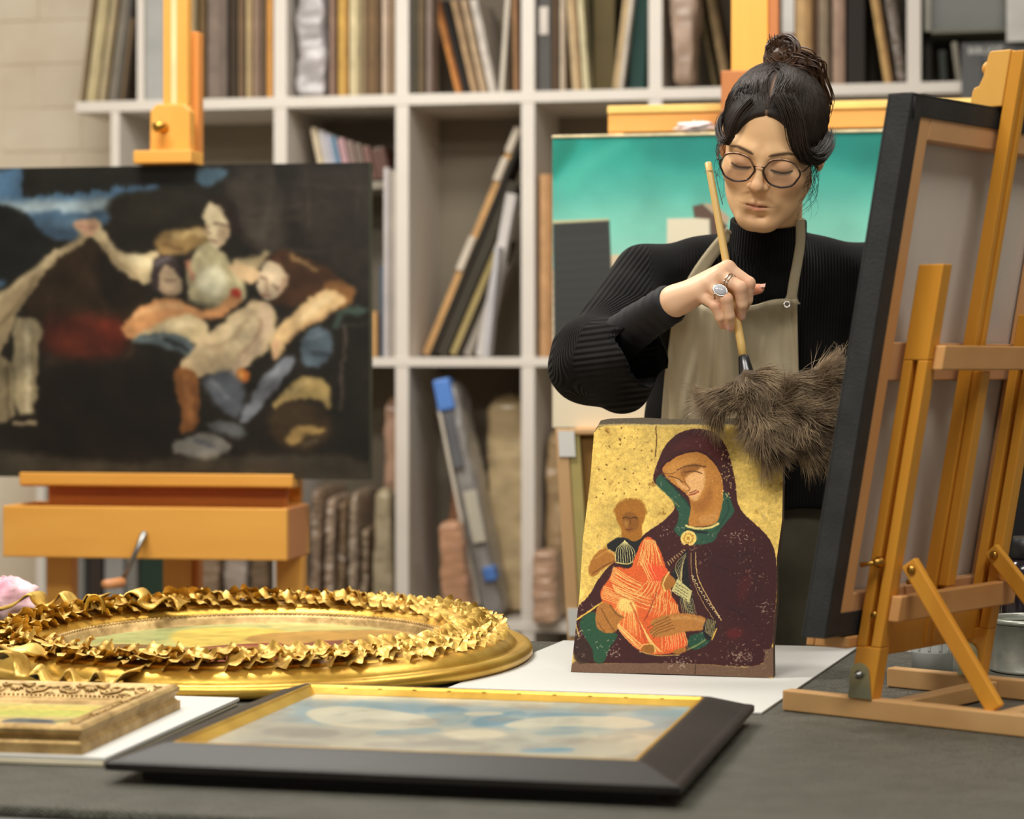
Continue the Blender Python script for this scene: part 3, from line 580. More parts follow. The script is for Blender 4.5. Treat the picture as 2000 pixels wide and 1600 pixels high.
PL((82,95,104), 8, (922,562),(960,505),(1010,510),(1028,560),(1000,622),(940,622)); LN((120,132,138), 10, 8, (950,540),(990,530), a=.7); LN((36,40,42), 12, 9, (960,580),(1010,590), a=.7); LN((64,80,70), 20, 9, (1030,500),(1066,452),(1120,450)); LN((98,86,76), 8, 6, (1062,502),(1050,760), a=.8); LN((82,82,72), 6, 5, (1050,498),(1140,498), a=.7)
PL((78,82,88), 12, (628,660),(700,630),(762,690),(742,782),(690,762),(650,720)); LN((116,118,120), 10, 8, (650,670),(700,720), a=.7); PL((112,116,122), 6, (820,640),(900,588),(908,620),(850,682),(792,762),(750,802),(738,790)); LN((148,150,154), 8, 6, (860,626),(790,730), a=.7); PL((84,86,86), 9, (620,808),(700,790),(764,824),(740,850))
PL((56,43,27), 18, (828,772),(900,720),(1024,762),(1004,862),(920,892),(838,842)); PL((162,138,86), 6, (834,764),(880,682),(950,650),(1012,668),(1022,764),(982,722),(900,722)); LN((190,168,114), 12, 8, (880,706),(950,672), a=.8); PL((152,124,74), 6, (884,852),(900,810),(980,815),(1002,826),(930,836),(906,872)); LN((92,82,64), 14, 8, (940,860),(980,852), a=.7)
PL((120,118,110), 5, (522,882),(580,840),(650,828),(712,866),(700,900),(600,912)); LN((80,82,86), 12, 8, (600,850),(660,872)); PL((64,58,46), 16, (-90,886),(60,890),(400,932),(560,906),(1200,900),(1200,1010),(-90,1010), a=.85)
nz = vnoise(A.h, A.w, 60, 3)-.5; n5 = vnoise(A.h, A.w, 16, 8, 4)-.5; A.warp(6, 30, 41); A.warp(3.5, 80, 43); A.im *= .92*(1+nz*.2+n5*.75)[..., None]; A.blur(2)
canvas_quad('painted_canvas', c4, [artmat('figure_painting', A.image('figure_painting'), .35, .1, 120), mat('green_edge', (74,78,62), .7, var=.2)], op, .034, -FE.M.col[1].to_3d())
ea = thing('studio_easel', 'tall honey coloured studio easel with crank box holding the dark painting', 'easel', FE.M @ Vector((FE.s(345), .1, 0)))
def eb(name, a, b, m=BEECH, par=None, bev=.003): return obj(name, MB(FE.M).box(a, b), m, par or ea, bev=bev)
sx = FE.s
eb('mast', (sx(318, .05), .05, .25), (sx(366, .05), .085, 2.5)); eb('mast_slide', (sx(352, .09), .09, .25), (sx(388, .09), .13, FE.z(370, 62, .09)), wood('orange_beech', (206,130,56), (220,142,66)))
eb('groove_strip', (sx(334, .05), .046, zt+.15), (sx(346, .05), .05, 2.5), mat('pale_groove', (240,205,150), .4))
cl = obj('top_clamp', MB(FE.M).prism([(sx(292,0), zt+.012), (sx(370,0), zt+.012), (sx(370,0), FE.z(370,216)), (sx(360,0), FE.z(360,203)), (sx(306,0), FE.z(306,203)), (sx(293,0), FE.z(293,216))], lambda a, b, h: Vector((a, h, b)), -.0, .046), BEECH, ea, bev=.004)
obj('clamp_ledge', MB(FE.M).box((sx(260,-.05), -.05, zt+.001), (sx(373,-.05), .046, zt+.032)), BEECHX, cl, bev=.003)
kn = MB(FE.M); kx, kz = sx(321), FE.z(321, 250); kn.lathe([(.012,0),(.012,.006),(.006,.01),(.006,.03),(.013,.034),(.016,.043),(.012,.052),(.003,.055)], (kx, 0, kz), 16, (0,-1,0)); obj('clamp_knob', kn, BRASS, cl)
eb('lip', (sx(37,-.07), -.07, FE.z(300, 950, -.07)), (sx(571,-.07), -.052, FE.z(300, 925, -.07)), BEECHX)
eb('ledge', (sx(40,-.05), -.05, zb-.02), (sx(568,-.05), .05, zb-.001), BEECHX)
eb('rear_panel', (sx(95,-.02), -.02, FE.z(300,1000,-.02)), (sx(560,-.02), .0, zb-.021), wood('deep_orange_wood', (186,104,34), (204,120,44), 'x'))
z0, z1 = FE.z(300, 1092, -.13), FE.z(300, 991, -.13); b0, b1 = sx(5,-.13), sx(560,-.13)
eb('box_front', (b0, -.13, z0), (b1, -.112, z1), BEECHX); eb('box_back', (b0, .05, z0), (b1, .07, z1), BEECHX)
eb('box_side', (b0, -.112, z0), (b0+.018, .05, z1), BEECHX); eb('box_side', (b1-.018, -.112, z0), (b1, .05, z1), wood('end_grain_beech', (196,128,74), (208,140,86), 'y')); eb('box_bottom', (b0+.018, -.112, z0+.002), (b1-.018, .05, z0+.014), BEECHX)
kp = lambda x, y, t: FE.M @ Vector((sx(x, t), t, FE.z(x, y, t)))
cr = obj('crank', MB().tube([kp(281,1044,-.125), kp(281,1044,-.16)], .008, 10).tube([kp(282,1042,-.158), kp(262,1086,-.162), kp(238,1136,-.166)], [.008,.006,.006], 8), STEEL, ea)
obj('crank_handle', MB().tube([kp(241,1137,-.166), kp(236,1138,-.18), kp(205,1142,-.235)], [.008,.012,.011], 12), wood('salmon_wood', (206,140,90), (216,154,104), 'x'), cr)
for a, b in ((90,140),(538,590)): eb('leg', (sx(a,.0), .0, .0), (sx(b,.0), .045, z0-.001)); eb('foot', (sx(a,.0), -.25, 0.0), (sx(b,.0), -.002, .05), BEECH); eb('post', (sx(a+3,.075), .075, z0), (sx(b-3,.075), .1, zb-.0))
eb('cross_bar', (sx(141,.01), .01, .1), (sx(537,.01), .04, .17), BEECHX)

# ------------------------------------------------------------------ rear easel with the teal painting, stretcher frame, leaning canvas
FT = Fr(1400, 5.0, 10.5); tx_ = FT.s
tz0, tz1 = FT.z(1085, 835), FT.z(1077, 270)
c4 = rect_on(FT, tx_(1079), tx_(1768), tz0, tz1)
tp = thing('teal_painting', 'painting of a teal sky over a dark tower, standing behind the person', 'painting', (c4[2]+c4[3])/2)
A = Art(690, 600, [proj(c) for c in c4], (208,196,168))
for i in range(46):
    y = 262+i*5.6; t = i/45; c = np.array((14,132,118))*(1-t)+np.array((150,206,186))*t
    A.poly([(1000,y-4),(1850,y-10),(1850,y+8),(1000,y+12)], c, 4, 1, 0)
A.poly([(1075,272),(1130,270),(1120,300),(1085,345),(1075,350)], (6,116,98), 14); A.poly([(1090,360),(1150,300),(1200,275),(1240,275),(1150,330),(1110,400)], (70,170,150), 20, .6); A.poly([(1260,270),(1420,268),(1410,330),(1280,320)], (20,120,110), 26, .7); A.poly([(1600,255),(1800,255),(1800,340),(1600,320)], (14,112,102), 30, .7)
A.poly([(1075,400),(1800,400),(1800,470),(1075,480)], (124,198,176), 40, .5)
nz = vnoise(A.h, A.w, 10, 5)-.5; A.im *= (1+nz*.16)[..., None]
A.poly([(1190,498),(1320,492),(1340,700),(1190,700)], (206,186,154), 4, 1, 0); A.poly([(1190,640),(1800,600),(1800,860),(1080,860),(1080,735)], (218,206,178), 10, 1, 0)
A.poly([(1080,431),(1189,427),(1189,433),(1080,438)], (190,182,140), 2, 1, 0); A.poly([(1080,437),(1190,431),(1199,660),(1120,740),(1084,740)], (48,50,48), 3, 1, 0)
for i in range(12): A.line([(1086,470+i*18),(1184,463+i*18)], 6, (60,62,58), 9, .6, 0)
A.poly([(1303,427),(1386,425),(1388,500),(1302,500)], (216,206,180), 3, 1, 0); A.poly([(1353,403),(1372,398),(1420,440),(1422,500),(1388,500),(1386,428),(1356,425)], (92,70,58), 3, 1, 0); A.poly([(1372,398),(1395,398),(1425,425),(1420,440)], (176,150,124), 3, 1, 0)
A.poly([(1640,500),(1800,490),(1800,640),(1640,640)], (150,196,176), 20, .6)
canvas_quad('painted_canvas', c4, [artmat('teal_scene', A.image('teal_scene'), .6, .1, 200), mat('raw_canvas_edge', (222,206,160), .8, var=.15)], tp, .03, -FT.M.col[1].to_3d())
obj('canvas_fold', MB(FT.M).box((tx_(1078), -.004, tz1), (tx_(1768), .03, tz1+.006)), mat('frayed_edge', (222,206,164), .85, var=.2, scale=40), tp, bev=.002)
fb = thing('canvas_stretcher', 'orange pine stretcher frame with pale folded canvas rim behind the teal painting', 'frame', FT.M @ Vector((tx_(1500,.06), .06, tz0)))
u0, u1, zz = tx_(1187,.05), tx_(1900,.05), FT.z(1187, 207, .05)
def fbx(n, a, b, m=PINEX, bev=.003): return obj(n, MB(FT.M).box(a, b), m, fb, bev=bev)
fbx('top_rail', (u0, .05, zz-.06), (u1, .085, zz-.018)); fbx('canvas_rim', (u0-.001, .046, zz-.018), (u1+.001, .088, zz), mat('yellow_canvas_rim', (236,196,112), .8, var=.12))
fbx('stile', (u0, .05, tz0), (u0+.036, .085, zz-.06), PINE); fbx('stile', (u1-.036, .05, tz0), (u1, .085, zz-.06), PINE); fbx('canvas_back', (u0+.03, .075, tz0), (u1-.03, .08, zz-.05), mat('brown_canvas_back', (146,108,62), .85))
e2 = thing('rear_easel', 'honey pine easel mast rising behind the head of the person', 'easel', FT.M @ Vector((tx_(1465), .12, 0)))
MAHO = wood('red_brown_wood', (172,104,56), (188,118,66))
def e2b(n, a, b, m=BEECH, bev=.003): return obj(n, MB(FT.M).box(a, b), m, e2, bev=bev)
e2b('mast', (tx_(1428,.1), .10, .1), (tx_(1500,.1), .16, 2.55)); e2b('mast_side', (tx_(1500,.105), .105, .1), (tx_(1520,.105), .15, 2.55), MAHO)
e2b('top_clamp', (tx_(1408,-.012), -.012, tz1+.009), (tx_(1532,-.012), .045, FT.z(1410,138,-.012)), MAHO)
e2b('clamp_plate', (tx_(1440,.02), .046, FT.z(1410,200,.04)), (tx_(1490,.02), .1, FT.z(1410,150,.04)), MAHO)
e2b('ledge', (tx_(1120,-.03), -.03, tz0-.03), (tx_(1740,-.03), .09, tz0-.001), BEECHX)
for a, b in ((1180,1225),(1640,1690)): e2b('leg', (tx_(a,.1), .1, 0), (tx_(b,.1), .15, tz0-.03))
e2b('cross_bar', (tx_(1225,.11), .11, .2), (tx_(1428,.11), .14, .28), BEECHX); e2b('cross_bar', (tx_(1520,.11), .11, .2), (tx_(1640,.11), .14, .28), BEECHX)
def rag(name, c, w, d, h, m, label, cat, seed, M=None):
    def fn(u, v):
        a = 2*math.pi*u; b = math.pi*(v*.98+.01); n = mnoise.noise(Vector((math.cos(a)*1.6+seed, math.sin(a)*1.6, b*1.7)))*.5+mnoise.noise(Vector((math.cos(a)*4, math.sin(a)*4+seed, b*4)))*.22
        q = 1+n; p = Vector((w*math.sin(b)*math.cos(a)*q, d*math.sin(b)*math.sin(a)*q, -h*math.cos(b)*(1+n*.8)+h)); p.z = max(p.z, 0)
        return (M or Matrix.Identity(4)) @ (Vector(c)+p)
    o = obj(name, MB().grid(fn, 40, 24, True, True), m, loc=(M or Matrix.Identity(4)) @ Vector(c)); tag(o, label, cat); return o
rag('rag', (tx_(1358), .012, tz1+.0065), .042, .02, .012, mat('pink_white_cloth', (220,190,186), .8, c2=(236,226,224), scale=30), 'crumpled pink and white rag lying on top of the teal painting', 'rag', 3.1, FT.M)
FL_ = Fr(1090, 4.8, 8); lz = FL_.z(1090, 838)
lc = thing('leaning_canvas', 'canvas back with tan wooden bars and white stickers standing below the teal painting', 'canvas', FL_.M @ Vector((FL_.s(1300), 0, 0)))
Rl = FL_.M @ Matrix.Translation((0, 0, 0)) @ Matrix(((1,0,-.06,.06*lz),(0,1,0,0),(0,0,1,0),(0,0,0,1)))
a0 = FL_.s(1084); a1 = FL_.s(1560)
for n, p, q, m in (('stile', (a0,0,0), (a0+.026,.03,lz), RAWW), ('inner_edge', (a0+.026,.004,.04), (a0+.05,.03,lz-.012), mat('olive_edge', (168,152,92), .8)), ('canvas_back', (a0+.05,.02,.04), (a1-.03,.026,lz-.012), mat('ochre_canvas', (136,98,44), .85, var=.1)), ('stile', (a1-.03,0,0), (a1,.03,lz), RAWW), ('rail', (a0+.05,0,0), (a1-.03,.018,.04), RAWX), ('rail', (a0+.026,0,lz-.011), (a1-.03,.03,lz), RAWX)):
    obj(n, MB(Rl).box(p, q), m, lc, bev=.002)
for y0, y1, dx in ((842,892,.006),(1188,1242,.004)):
    obj('sticker', MB(Rl).box((a0+dx, -.003, FL_.z(1090, y1)), (a0+dx+.034, -.0005, FL_.z(1090, y0))), BOARDW, lc)
# ------------------------------------------------------------------ work table
def plan(o, yaw):
    a = math.radians(yaw); c, s = math.cos(a), math.sin(a)
    return Matrix(((c, s, 0, o[0]), (-s, c, 0, o[1]), (0, 0, 1, o[2] if len(o) > 2 else 0), (0, 0, 0, 1)))
MT = plan((-.4, 2.245), 13.5)
tb = thing('work_table', 'large work table covered by a dark grey embossed rubber mat', 'table', MT @ Vector((.8, .7, 0)))
matm = mat('rubber_mat', (120,118,106), .55, var=.1, scale=20, spec=.35)
def emboss(m, sc, st):
    nt = m.node_tree; b = nt.nodes['Principled BSDF']; L = nt.links.new; tc = nt.nodes.new('ShaderNodeTexCoord')
    wv = nt.nodes.new('ShaderNodeTexVoronoi'); wv.inputs['Scale'].default_value = sc; wv.distance = 'MANHATTAN'; L(tc.outputs['Object'], wv.inputs['Vector'])
    w2 = nt.nodes.new('ShaderNodeMath'); w2.operation = 'MULTIPLY'; w2.inputs[1].default_value = 30; L(wv.outputs['Distance'], w2.inputs[0])
    w3 = nt.nodes.new('ShaderNodeMath'); w3.operation = 'SINE'; L(w2.outputs[0], w3.inputs[0])
    bp = nt.nodes.new('ShaderNodeBump'); bp.inputs['Strength'].default_value = st; bp.inputs['Distance'].default_value = .004; L(w3.outputs[0], bp.inputs['Height']); L(bp.outputs[0], b.inputs['Normal'])
emboss(matm, 34, .9)
obj('mat', MB(MT).box((-.75, 0, TZ-.012), (2.2, 1.455, TZ)), matm, tb, bev=.004)
obj('tabletop', MB(MT).box((-.75, -.012, TZ-.05), (2.2, 1.45, TZ-.0125)), mat('grey_laminate', (128,128,122), .5), tb, bev=.003)
for x in (-.65, 2.05):
    for y in (.1, 1.32): obj('leg', MB(MT).box((x, y, 0), (x+.06, y+.06, TZ-.05)), STEEL, tb, bev=.004)
obj('apron_rail', MB(MT).box((-.58, .12, TZ-.12), (2.04, .14, TZ-.05)), STEEL, tb); obj('apron_rail', MB(MT).box((-.58, 1.33, TZ-.12), (2.04, 1.35, TZ-.05)), STEEL, tb)
# ------------------------------------------------------------------ white boards lying on the mat
def board(name, pts, z, th, label, m=BOARDW):
    o = obj(name, MB().prism(pts, lambda a, b, h: Vector((a, b, h)), z, z+th), m, bev=.0008, loc=(sum(p[0] for p in pts)/len(pts), sum(p[1] for p in pts)/len(pts), z)); return tag(o, label, 'board', 'white boards lying on the mat')
board('white_board', [(-.122,2.966),(.31,2.86),(.5296,3.53),(.0804,3.617)], TZ+.0004, .003, 'white foam board under the icon, wide and flat on the mat')
e2_ = Vector((.197,.98)); e1_ = Vector((.98,-.197)); c0 = Vector((-.439,2.487))
for k, (dz, sh, l) in enumerate(((.0004,.006,'lower cream edged board of the pair under the small carved frame'), (.0054,0,'upper white board under the small carved frame at the lower left'))):
    o = c0+e1_*(-sh*.3)-e2_*sh*.6; q = [o-e1_*.55, o, o+e2_*.463, o+e2_*.463-e1_*.55]
    board('white_board', [tuple(p) for p in q], TZ+dz, .0046, l, BOARDW if k else mat('cream_board', (214,204,176), .7))
# ------------------------------------------------------------------ gilding
def gold(name, c, c2, rough, metal=.9, sc=14, bump=.25):
    return mat(name, c, rough, metal, 0, sc, (1,1,1), bump, 90, c2)
GOLD = gold('bright_gilding', (190,146,52), (234,192,88), .36, .75, 9, .1)
GOLDL = gold('carved_gilding', (172,126,40), (250,212,112), .40, .5, 30, .25)
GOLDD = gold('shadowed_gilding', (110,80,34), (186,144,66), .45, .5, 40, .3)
GOLDO = gold('worn_gilding', (150,120,70), (206,174,116), .5, .55, 30, .3)
BRONZE = gold('bronzed_back', (60,50,34), (150,116,54), .45, .7, 25, .2)
# ------------------------------------------------------------------ oval gilt frame
OC = Vector((-.389, 3.44, TZ+.0040)); OA, OB = .42, .48
ov = thing('oval_portrait', 'large oval gilt frame with leaf garland holding a portrait, lying on the mat', 'frame', OC)
def opt(o, th, z): return OC+Vector(((OA-o)*math.cos(th), (OB-o)*math.sin(th), z))
def oring(name, prof, m, n=160):
    k = len(prof); obj(name, MB().grid(lambda u, v: opt(prof[round(v*(k-1))][0], 2*math.pi*u, prof[round(v*(k-1))][1]), n, k, True, True), m, ov, recalc=False)
oring('outer_moulding', [(.02,0),(.004,.0),(.0,.004),(.0,.011),(.003,.016),(.010,.0185),(.016,.018),(.019,.0155),(.023,.0155),(.025,.019),(.032,.0255),(.040,.030),(.047,.0325),(.050,.032),(.052,.0335),(.054,.036)], GOLD)
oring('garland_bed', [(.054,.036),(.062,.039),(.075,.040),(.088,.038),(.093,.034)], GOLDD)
oring('inner_moulding', [(.093,.034),(.095,.031),(.101,.0315),(.106,.029),(.111,.025),(.113,.0225),(.116,.0225)], GOLD)
oring('sight_edge', [(.116,.0225),(.121,.021),(.126,.0195),(.129,.0165),(.132,.011),(.136,.007)], GOLDO)
bd = MB()
for i in range(240):
    th = 2*math.pi*i/240; bd.ball(opt(.1225, th, .0208), .0030, 6, 4)
obj('bead_ring', bd, GOLDO, ov, kind='stuff', recalc=False)
R_ = random.Random(4)
def leaf_mb(k):
    r = random.Random(k); ph = r.random()*6
    def fn(u, v):
        a = u-.5; L = .050*(1-.2*k*.2); wd = .018*math.sin(math.pi*min(1, max(.06, u*.86+.08)))**.8
        b = (v-.5)*2; z = .012*math.sin(math.pi*u)*(.5+.5*u)+.007*b*b*(.5+u)+.0035*math.sin(u*15+ph+b*1.5)*abs(b)+(.007*u**3)-.0025*math.exp(-(b*5)**2)-.006*abs(b)**3
        return Vector((a*L, b*wd*(1+.16*math.sin(u*20+ph)), z))
    return MB().grid(fn, 12, 7)
lm = []
for k in range(4): lm.append(leaf_mb(k))
bm_ = MB()
for dx, dy, dz, rr in ((0,0,.005,.0062),(.009,.003,.003,.005),(-.006,.008,.003,.0052),(.002,-.009,.004,.0048)): bm_.ball((dx,dy,dz), rr, 9, 6)
protos = [obj('leaf', m, GOLDL, ov, recalc=False, loc=None) for m in []]
def pmesh(name, mb, m):
    me = bpy.data.meshes.new(name); me.from_pydata(mb.v, [], mb.f); me.materials.append(m); me.polygons.foreach_set('use_smooth', [True]*len(me.polygons)); return me
leafs = [pmesh('leaf', m, GOLDL) for m in lm]; berry = pmesh('berry', bm_, GOLDL)
def put(name, me, par, loc, rot, sc):
    o = bpy.data.objects.new(name, me); COL.objects.link(o); o.parent = par; o.location = loc; o.rotation_euler = rot; o.scale = (sc,)*3 if not hasattr(sc, '__len__') else sc; return o
N_ = 66
for i in range(N_):
    th = 2*math.pi*i/N_; tang = math.atan2((OB-.07)*math.cos(th), -(OA-.07)*math.sin(th))
    for s_, o_ in ((1,.060),(-1,.086),(1,.074)):
        p = opt(o_+R_.uniform(-.003,.003), th+R_.uniform(-.02,.02)+s_*.02+(.024 if o_ == .074 else 0), .034 if o_ != .074 else .041)-OC
        put('leaf', R_.choice(leafs), ov, p, (s_*R_.uniform(.15,.5), R_.uniform(-.30,-.02), tang+s_*R_.uniform(-.35,.05)), R_.uniform(.95,1.25))
    p = opt(.072+R_.uniform(-.006,.006), th+.045, .044)-OC
    put('berry', berry, ov, p, (R_.uniform(-.3,.3), R_.uniform(-.3,.3), R_.uniform(0,6)), R_.uniform(.85,1.2))
cq = [OC+Vector((x*.31, y*.37, .0075)) for x, y in ((-1,1),(1,1),(1,-1),(-1,-1))]
A = Art(560, 660, [proj(c) for c in cq], (176,172,104), lambda p: (p[0]/1.887, p[1]/1.887+1130))
A.poly([(-100,150),(1000,150),(1000,215),(-100,250)], (150,160,104), 26, .7); A.poly([(620,180),(1100,180),(980,260),(640,260)], (204,178,84), 20)
A.poly([(960,190),(2000,190),(2000,260),(860,250)], (176,134,66), 10); A.poly([(1000,236),(1500,220),(2000,230),(2000,420),(1000,420)], (122,62,48), 12); A.poly([(620,290),(700,256),(900,240),(1100,236),(1100,420),(620,420)], (136,60,46), 12)
A.poly([(300,256),(420,240),(600,246),(700,262),(640,285),(420,285),(320,275)], (122,92,52), 5); A.poly([(560,262),(800,250),(1000,246),(800,276),(620,284)], (156,104,58), 8, .8); A.poly([(-100,290),(620,286),(640,420),(-100,420)], (156,158,104), 10)
A.poly([(200,300),(500,300),(520,420),(200,420)], (196,160,110), 16); nz = vnoise(A.h, A.w, 24, 6)-.5; A.im *= (1+nz*.3)[..., None]
im = A.image('oval_portrait'); me = bpy.data.meshes.new('portrait'); vs = [Vector(((OA-.133)*math.cos(t), (OB-.133)*math.sin(t), .0075)) for t in np.linspace(0, 2*math.pi, 97)[:-1]]
me.from_pydata(vs, [], [tuple(range(96))]); uv = me.uv_layers.new(name='UVMap')
for li, vi in zip(me.polygons[0].loop_indices, me.polygons[0].vertices): uv.data[li].uv = (vs[vi].x/.62+.5, vs[vi].y/.74+.5)
me.materials.append(artmat('portrait_paint', im, .35, .05, 150, coat=.12, spec=.3)); o = bpy.data.objects.new('portrait', me); COL.objects.link(o); o.parent = ov
def ribbon(name, px, d, wv, seed, m=None):
    pts = [P(x, y, d+dd) for x, y, dd in px]; c = chaikin([(p.x, p.z) for p in pts], 2, False); c3 = chaikin([(p.x, p.y) for p in pts], 2, False); n = len(c)
    def fn(u, v):
        i = min(n-1, round(u*(n-1))); w = wv*(.75+.3*math.sin(i*.37+seed)); b = v-.5
        return Vector((c[i][0]+b*w*.25, c3[i][1]+b*w, c[i][1]+.010*b*math.sin(i*.5+seed)-.012*b*b))
    o = obj(name, MB().grid(fn, n, 5), m or [GOLDL, BRONZE], ov, recalc=False); s = o.modifiers.new('Solid', 'SOLIDIFY'); s.thickness = .0022; s.material_offset = 0 if m else 1; s.offset = 0
ribbon('ribbon', [(-70,1262,0),(-20,1284,.0),(22,1268,.0),(40,1286,.01),(46,1316,.0),(62,1322,0),(70,1300,-.01),(84,1308,0),(98,1334,0),(120,1330,.01),(134,1302,0),(148,1316,0),(160,1336,0),(184,1330,.01),(196,1308,0),(206,1326,0),(226,1334,0),(252,1316,.01),(282,1300,.03)], 2.985, .05, 1)
ribbon('ribbon', [(-60,1240,0),(0,1262,0),(30,1268,.01),(60,1260,.02),(80,1280,.03)], 3.05, .05, 2)
ribbon('ribbon', [(-60,1180,0),(0,1190,0),(40,1172,0),(72,1150,0),(80,1186,0),(104,1176,.01),(126,1150,0),(140,1172,0),(158,1186,0),(172,1160,0),(180,1164,0),(200,1164,0)], 3.66, .06, 3)
ribbon('ribbon', [(168,1188,0),(172,1164,0),(198,1164,0),(202,1190,0)], 3.62, .012, 1, GOLD)
ribbon('ribbon', [(206,1190,0),(224,1170,0),(240,1184,.0),(256,1154,0),(272,1150,0),(286,1162,0),(280,1178,0),(300,1182,0),(318,1168,0),(346,1166,0),(360,1180,0)], 3.74, .05, 5)
# ------------------------------------------------------------------ mitred frames
def mitred(name, M, W_, D_, prof, mats, par, cuts=None, bar='frame_bar', sides=(0,1,2,3)):
    """four bars of a rectangle W_ x D_ (local xy), profile (offset inward, z)"""
    cs = [(0,0),(W_,0),(W_,D_),(0,D_)]; ins = [(1,1),(-1,1),(-1,-1),(1,-1)]; out = []
    for i in sides:
        j = (i+1) % 4; k = len(prof)
        va = [Vector((cs[i][0]+ins[i][0]*o, cs[i][1]+ins[i][1]*o, z)) for o, z in prof]; vb = [Vector((cs[j][0]+ins[j][0]*o, cs[j][1]+ins[j][1]*o, z)) for o, z in prof]
        mb = MB(M).add(va+vb, [(q, (q+1) % k, k+(q+1) % k, k+q) for q in range(k)]+[tuple(range(k))[::-1], tuple(range(k, 2*k))])
        out.append(obj(bar, mb, mats, par))
    return out
# small carved frame, lower left
MG = plan((-.467, 2.503, TZ+.0102), 9.7) @ Matrix.Translation((-.46, 0, 0))
gf = thing('carved_painting', 'small gilt frame carved with scrolls around a yellow landscape, on white boards', 'frame', MG @ Vector((.23, .17, 0)))
bars = mitred('carved', MG, .46, .344, [(.05,0),(0,0),(0,.0105),(.003,.0115),(.0055,.0145),(.0045,.019),(.001,.0225),(.0005,.027),(.004,.0305),(.009,.0315),(.013,.030),(.044,.0195),(.0455,.0205),(.052,.0185),(.0535,.0165),(.060,.0155),(.064,.012),(.068,.0115),(.068,.004)], GOLDO, gf)
def sl(side, a, b, up=0):                                # a along the bar, b across its carved slope
    o = .012+b; z = .0303-(b-.001)*.339+up+.0004
    return {2: Vector((.46-a, .344-o, z)), 1: Vector((.46-o, a, z)), 0: Vector((a, o, z))}[side]
def scroll_mb(side, a):
    mb = MB(MG)
    for s_ in (1, -1):
        pts = []
        for t in np.linspace(0, 1, 22):
            an = t*2*math.pi*1.35; r = .0095*(1-t*.75); pts.append(sl(side, a+s_*(.017+r*math.cos(an)*1.15), .017+r*math.sin(an), .001))
        mb.tube(pts, list(np.linspace(.0011, .0018, 22)), 5)
        mb.tube([sl(side, a+s_*x, y, .001) for x, y in ((.0,.016),(.006,.013),(.013,.021),(.024,.029),(.032,.025),(.036,.018))], [.001,.0016,.0018,.0016,.0013,.0006], 5)
        mb.tube([sl(side, a+s_*x, y, .0005) for x, y in ((.028,.004),(.034,.008),(.040,.006))], [.0008,.0016,.0006], 5)
    for dx in (-.004, 0, .004): mb.tube([sl(side, a+dx*.4, .026, .0005), sl(side, a+dx*1.6, .032, .001)], [.0008,.0018], 5)
    return mb
def palm_mb(side, a):
    mb = MB(MG)
    for an in (-60,-30,0,30,60):
        r = math.radians(an); mb.tube([sl(side, a, .012, .001), sl(side, a+math.sin(r)*.006, .012+math.cos(r)*.007, .0016), sl(side, a+math.sin(r)*.010, .013+math.cos(r)*.011, .001)], [.001,.0026,.0012], 6, flat=.6)
    for s_ in (1,-1): mb.tube([sl(side, a, .011, .001), sl(side, a+s_*.008, .010, .0015), sl(side, a+s_*.016, .014, .0012), sl(side, a+s_*.022, .009, .0008)], [.001,.0022,.0022,.0006], 6)
    return mb
for n, a in enumerate((.057, .153, .249, .345)): obj('scroll', scroll_mb(2, a), GOLDO, bars[2])
for n, a in enumerate((.105, .201, .297)): obj('palmette', palm_mb(2, a), GOLDO, bars[2])
for n, a in enumerate((.07, .17, .27)): obj('scroll', scroll_mb(1, a), GOLDO, bars[1])
for n, a in enumerate((.12, .22)): obj('palmette', palm_mb(1, a), GOLDO, bars[1])
bb = MB(MG)
for i in range(64): bb.ball((.048+i*.0058, .344-.0487, .0205), .0019, 6, 4)
for i in range(42): bb.ball((.46-.0487, .05+i*.0058, .0205), .0019, 6, 4)
obj('bead_row', bb, GOLDO, gf, kind='stuff')
c4 = [MG @ Vector(p) for p in ((.064,.28,.0118),(.396,.28,.0118),(.396,.064,.0118),(.064,.064,.0118))]
A = Art(420, 280, [proj(c) for c in c4], (216,198,110), lambda p: (p[0]/4.167, p[1]/4.167+1310))
A.poly([(-600,280),(1100,290),(1100,350),(-600,330)], (222,200,92), 12); A.poly([(-600,330),(500,320),(1000,345),(800,375),(-600,360)], (206,206,84), 16, .9); A.line([(0,320),(120,345),(350,375)], 6, (160,150,70), 6, .7); A.poly([(-600,385),(300,380),(700,390),(660,420),(-600,430)], (214,186,110), 14)
A.poly([(0,410),(120,385),(280,390),(480,405),(440,440),(300,465),(180,440),(20,440)], (92,98,92), 10); A.poly([(200,400),(440,405),(400,430),(260,430)], (58,66,72), 8); A.poly([(-600,440),(900,470),(900,700),(-600,700)], (206,176,110), 14); A.poly([(400,410),(640,385),(640,400),(470,430)], (150,140,84), 8, .8)
nz = vnoise(A.h, A.w, 40, 9)-.5; A.im *= .86*(1+nz*.3)[..., None]
canvas_quad('yellow_painting', c4, [artmat('yellow_landscape', A.image('yellow_landscape'), .5, .2, 300), GOLDO], gf, .006, (0,0,1))
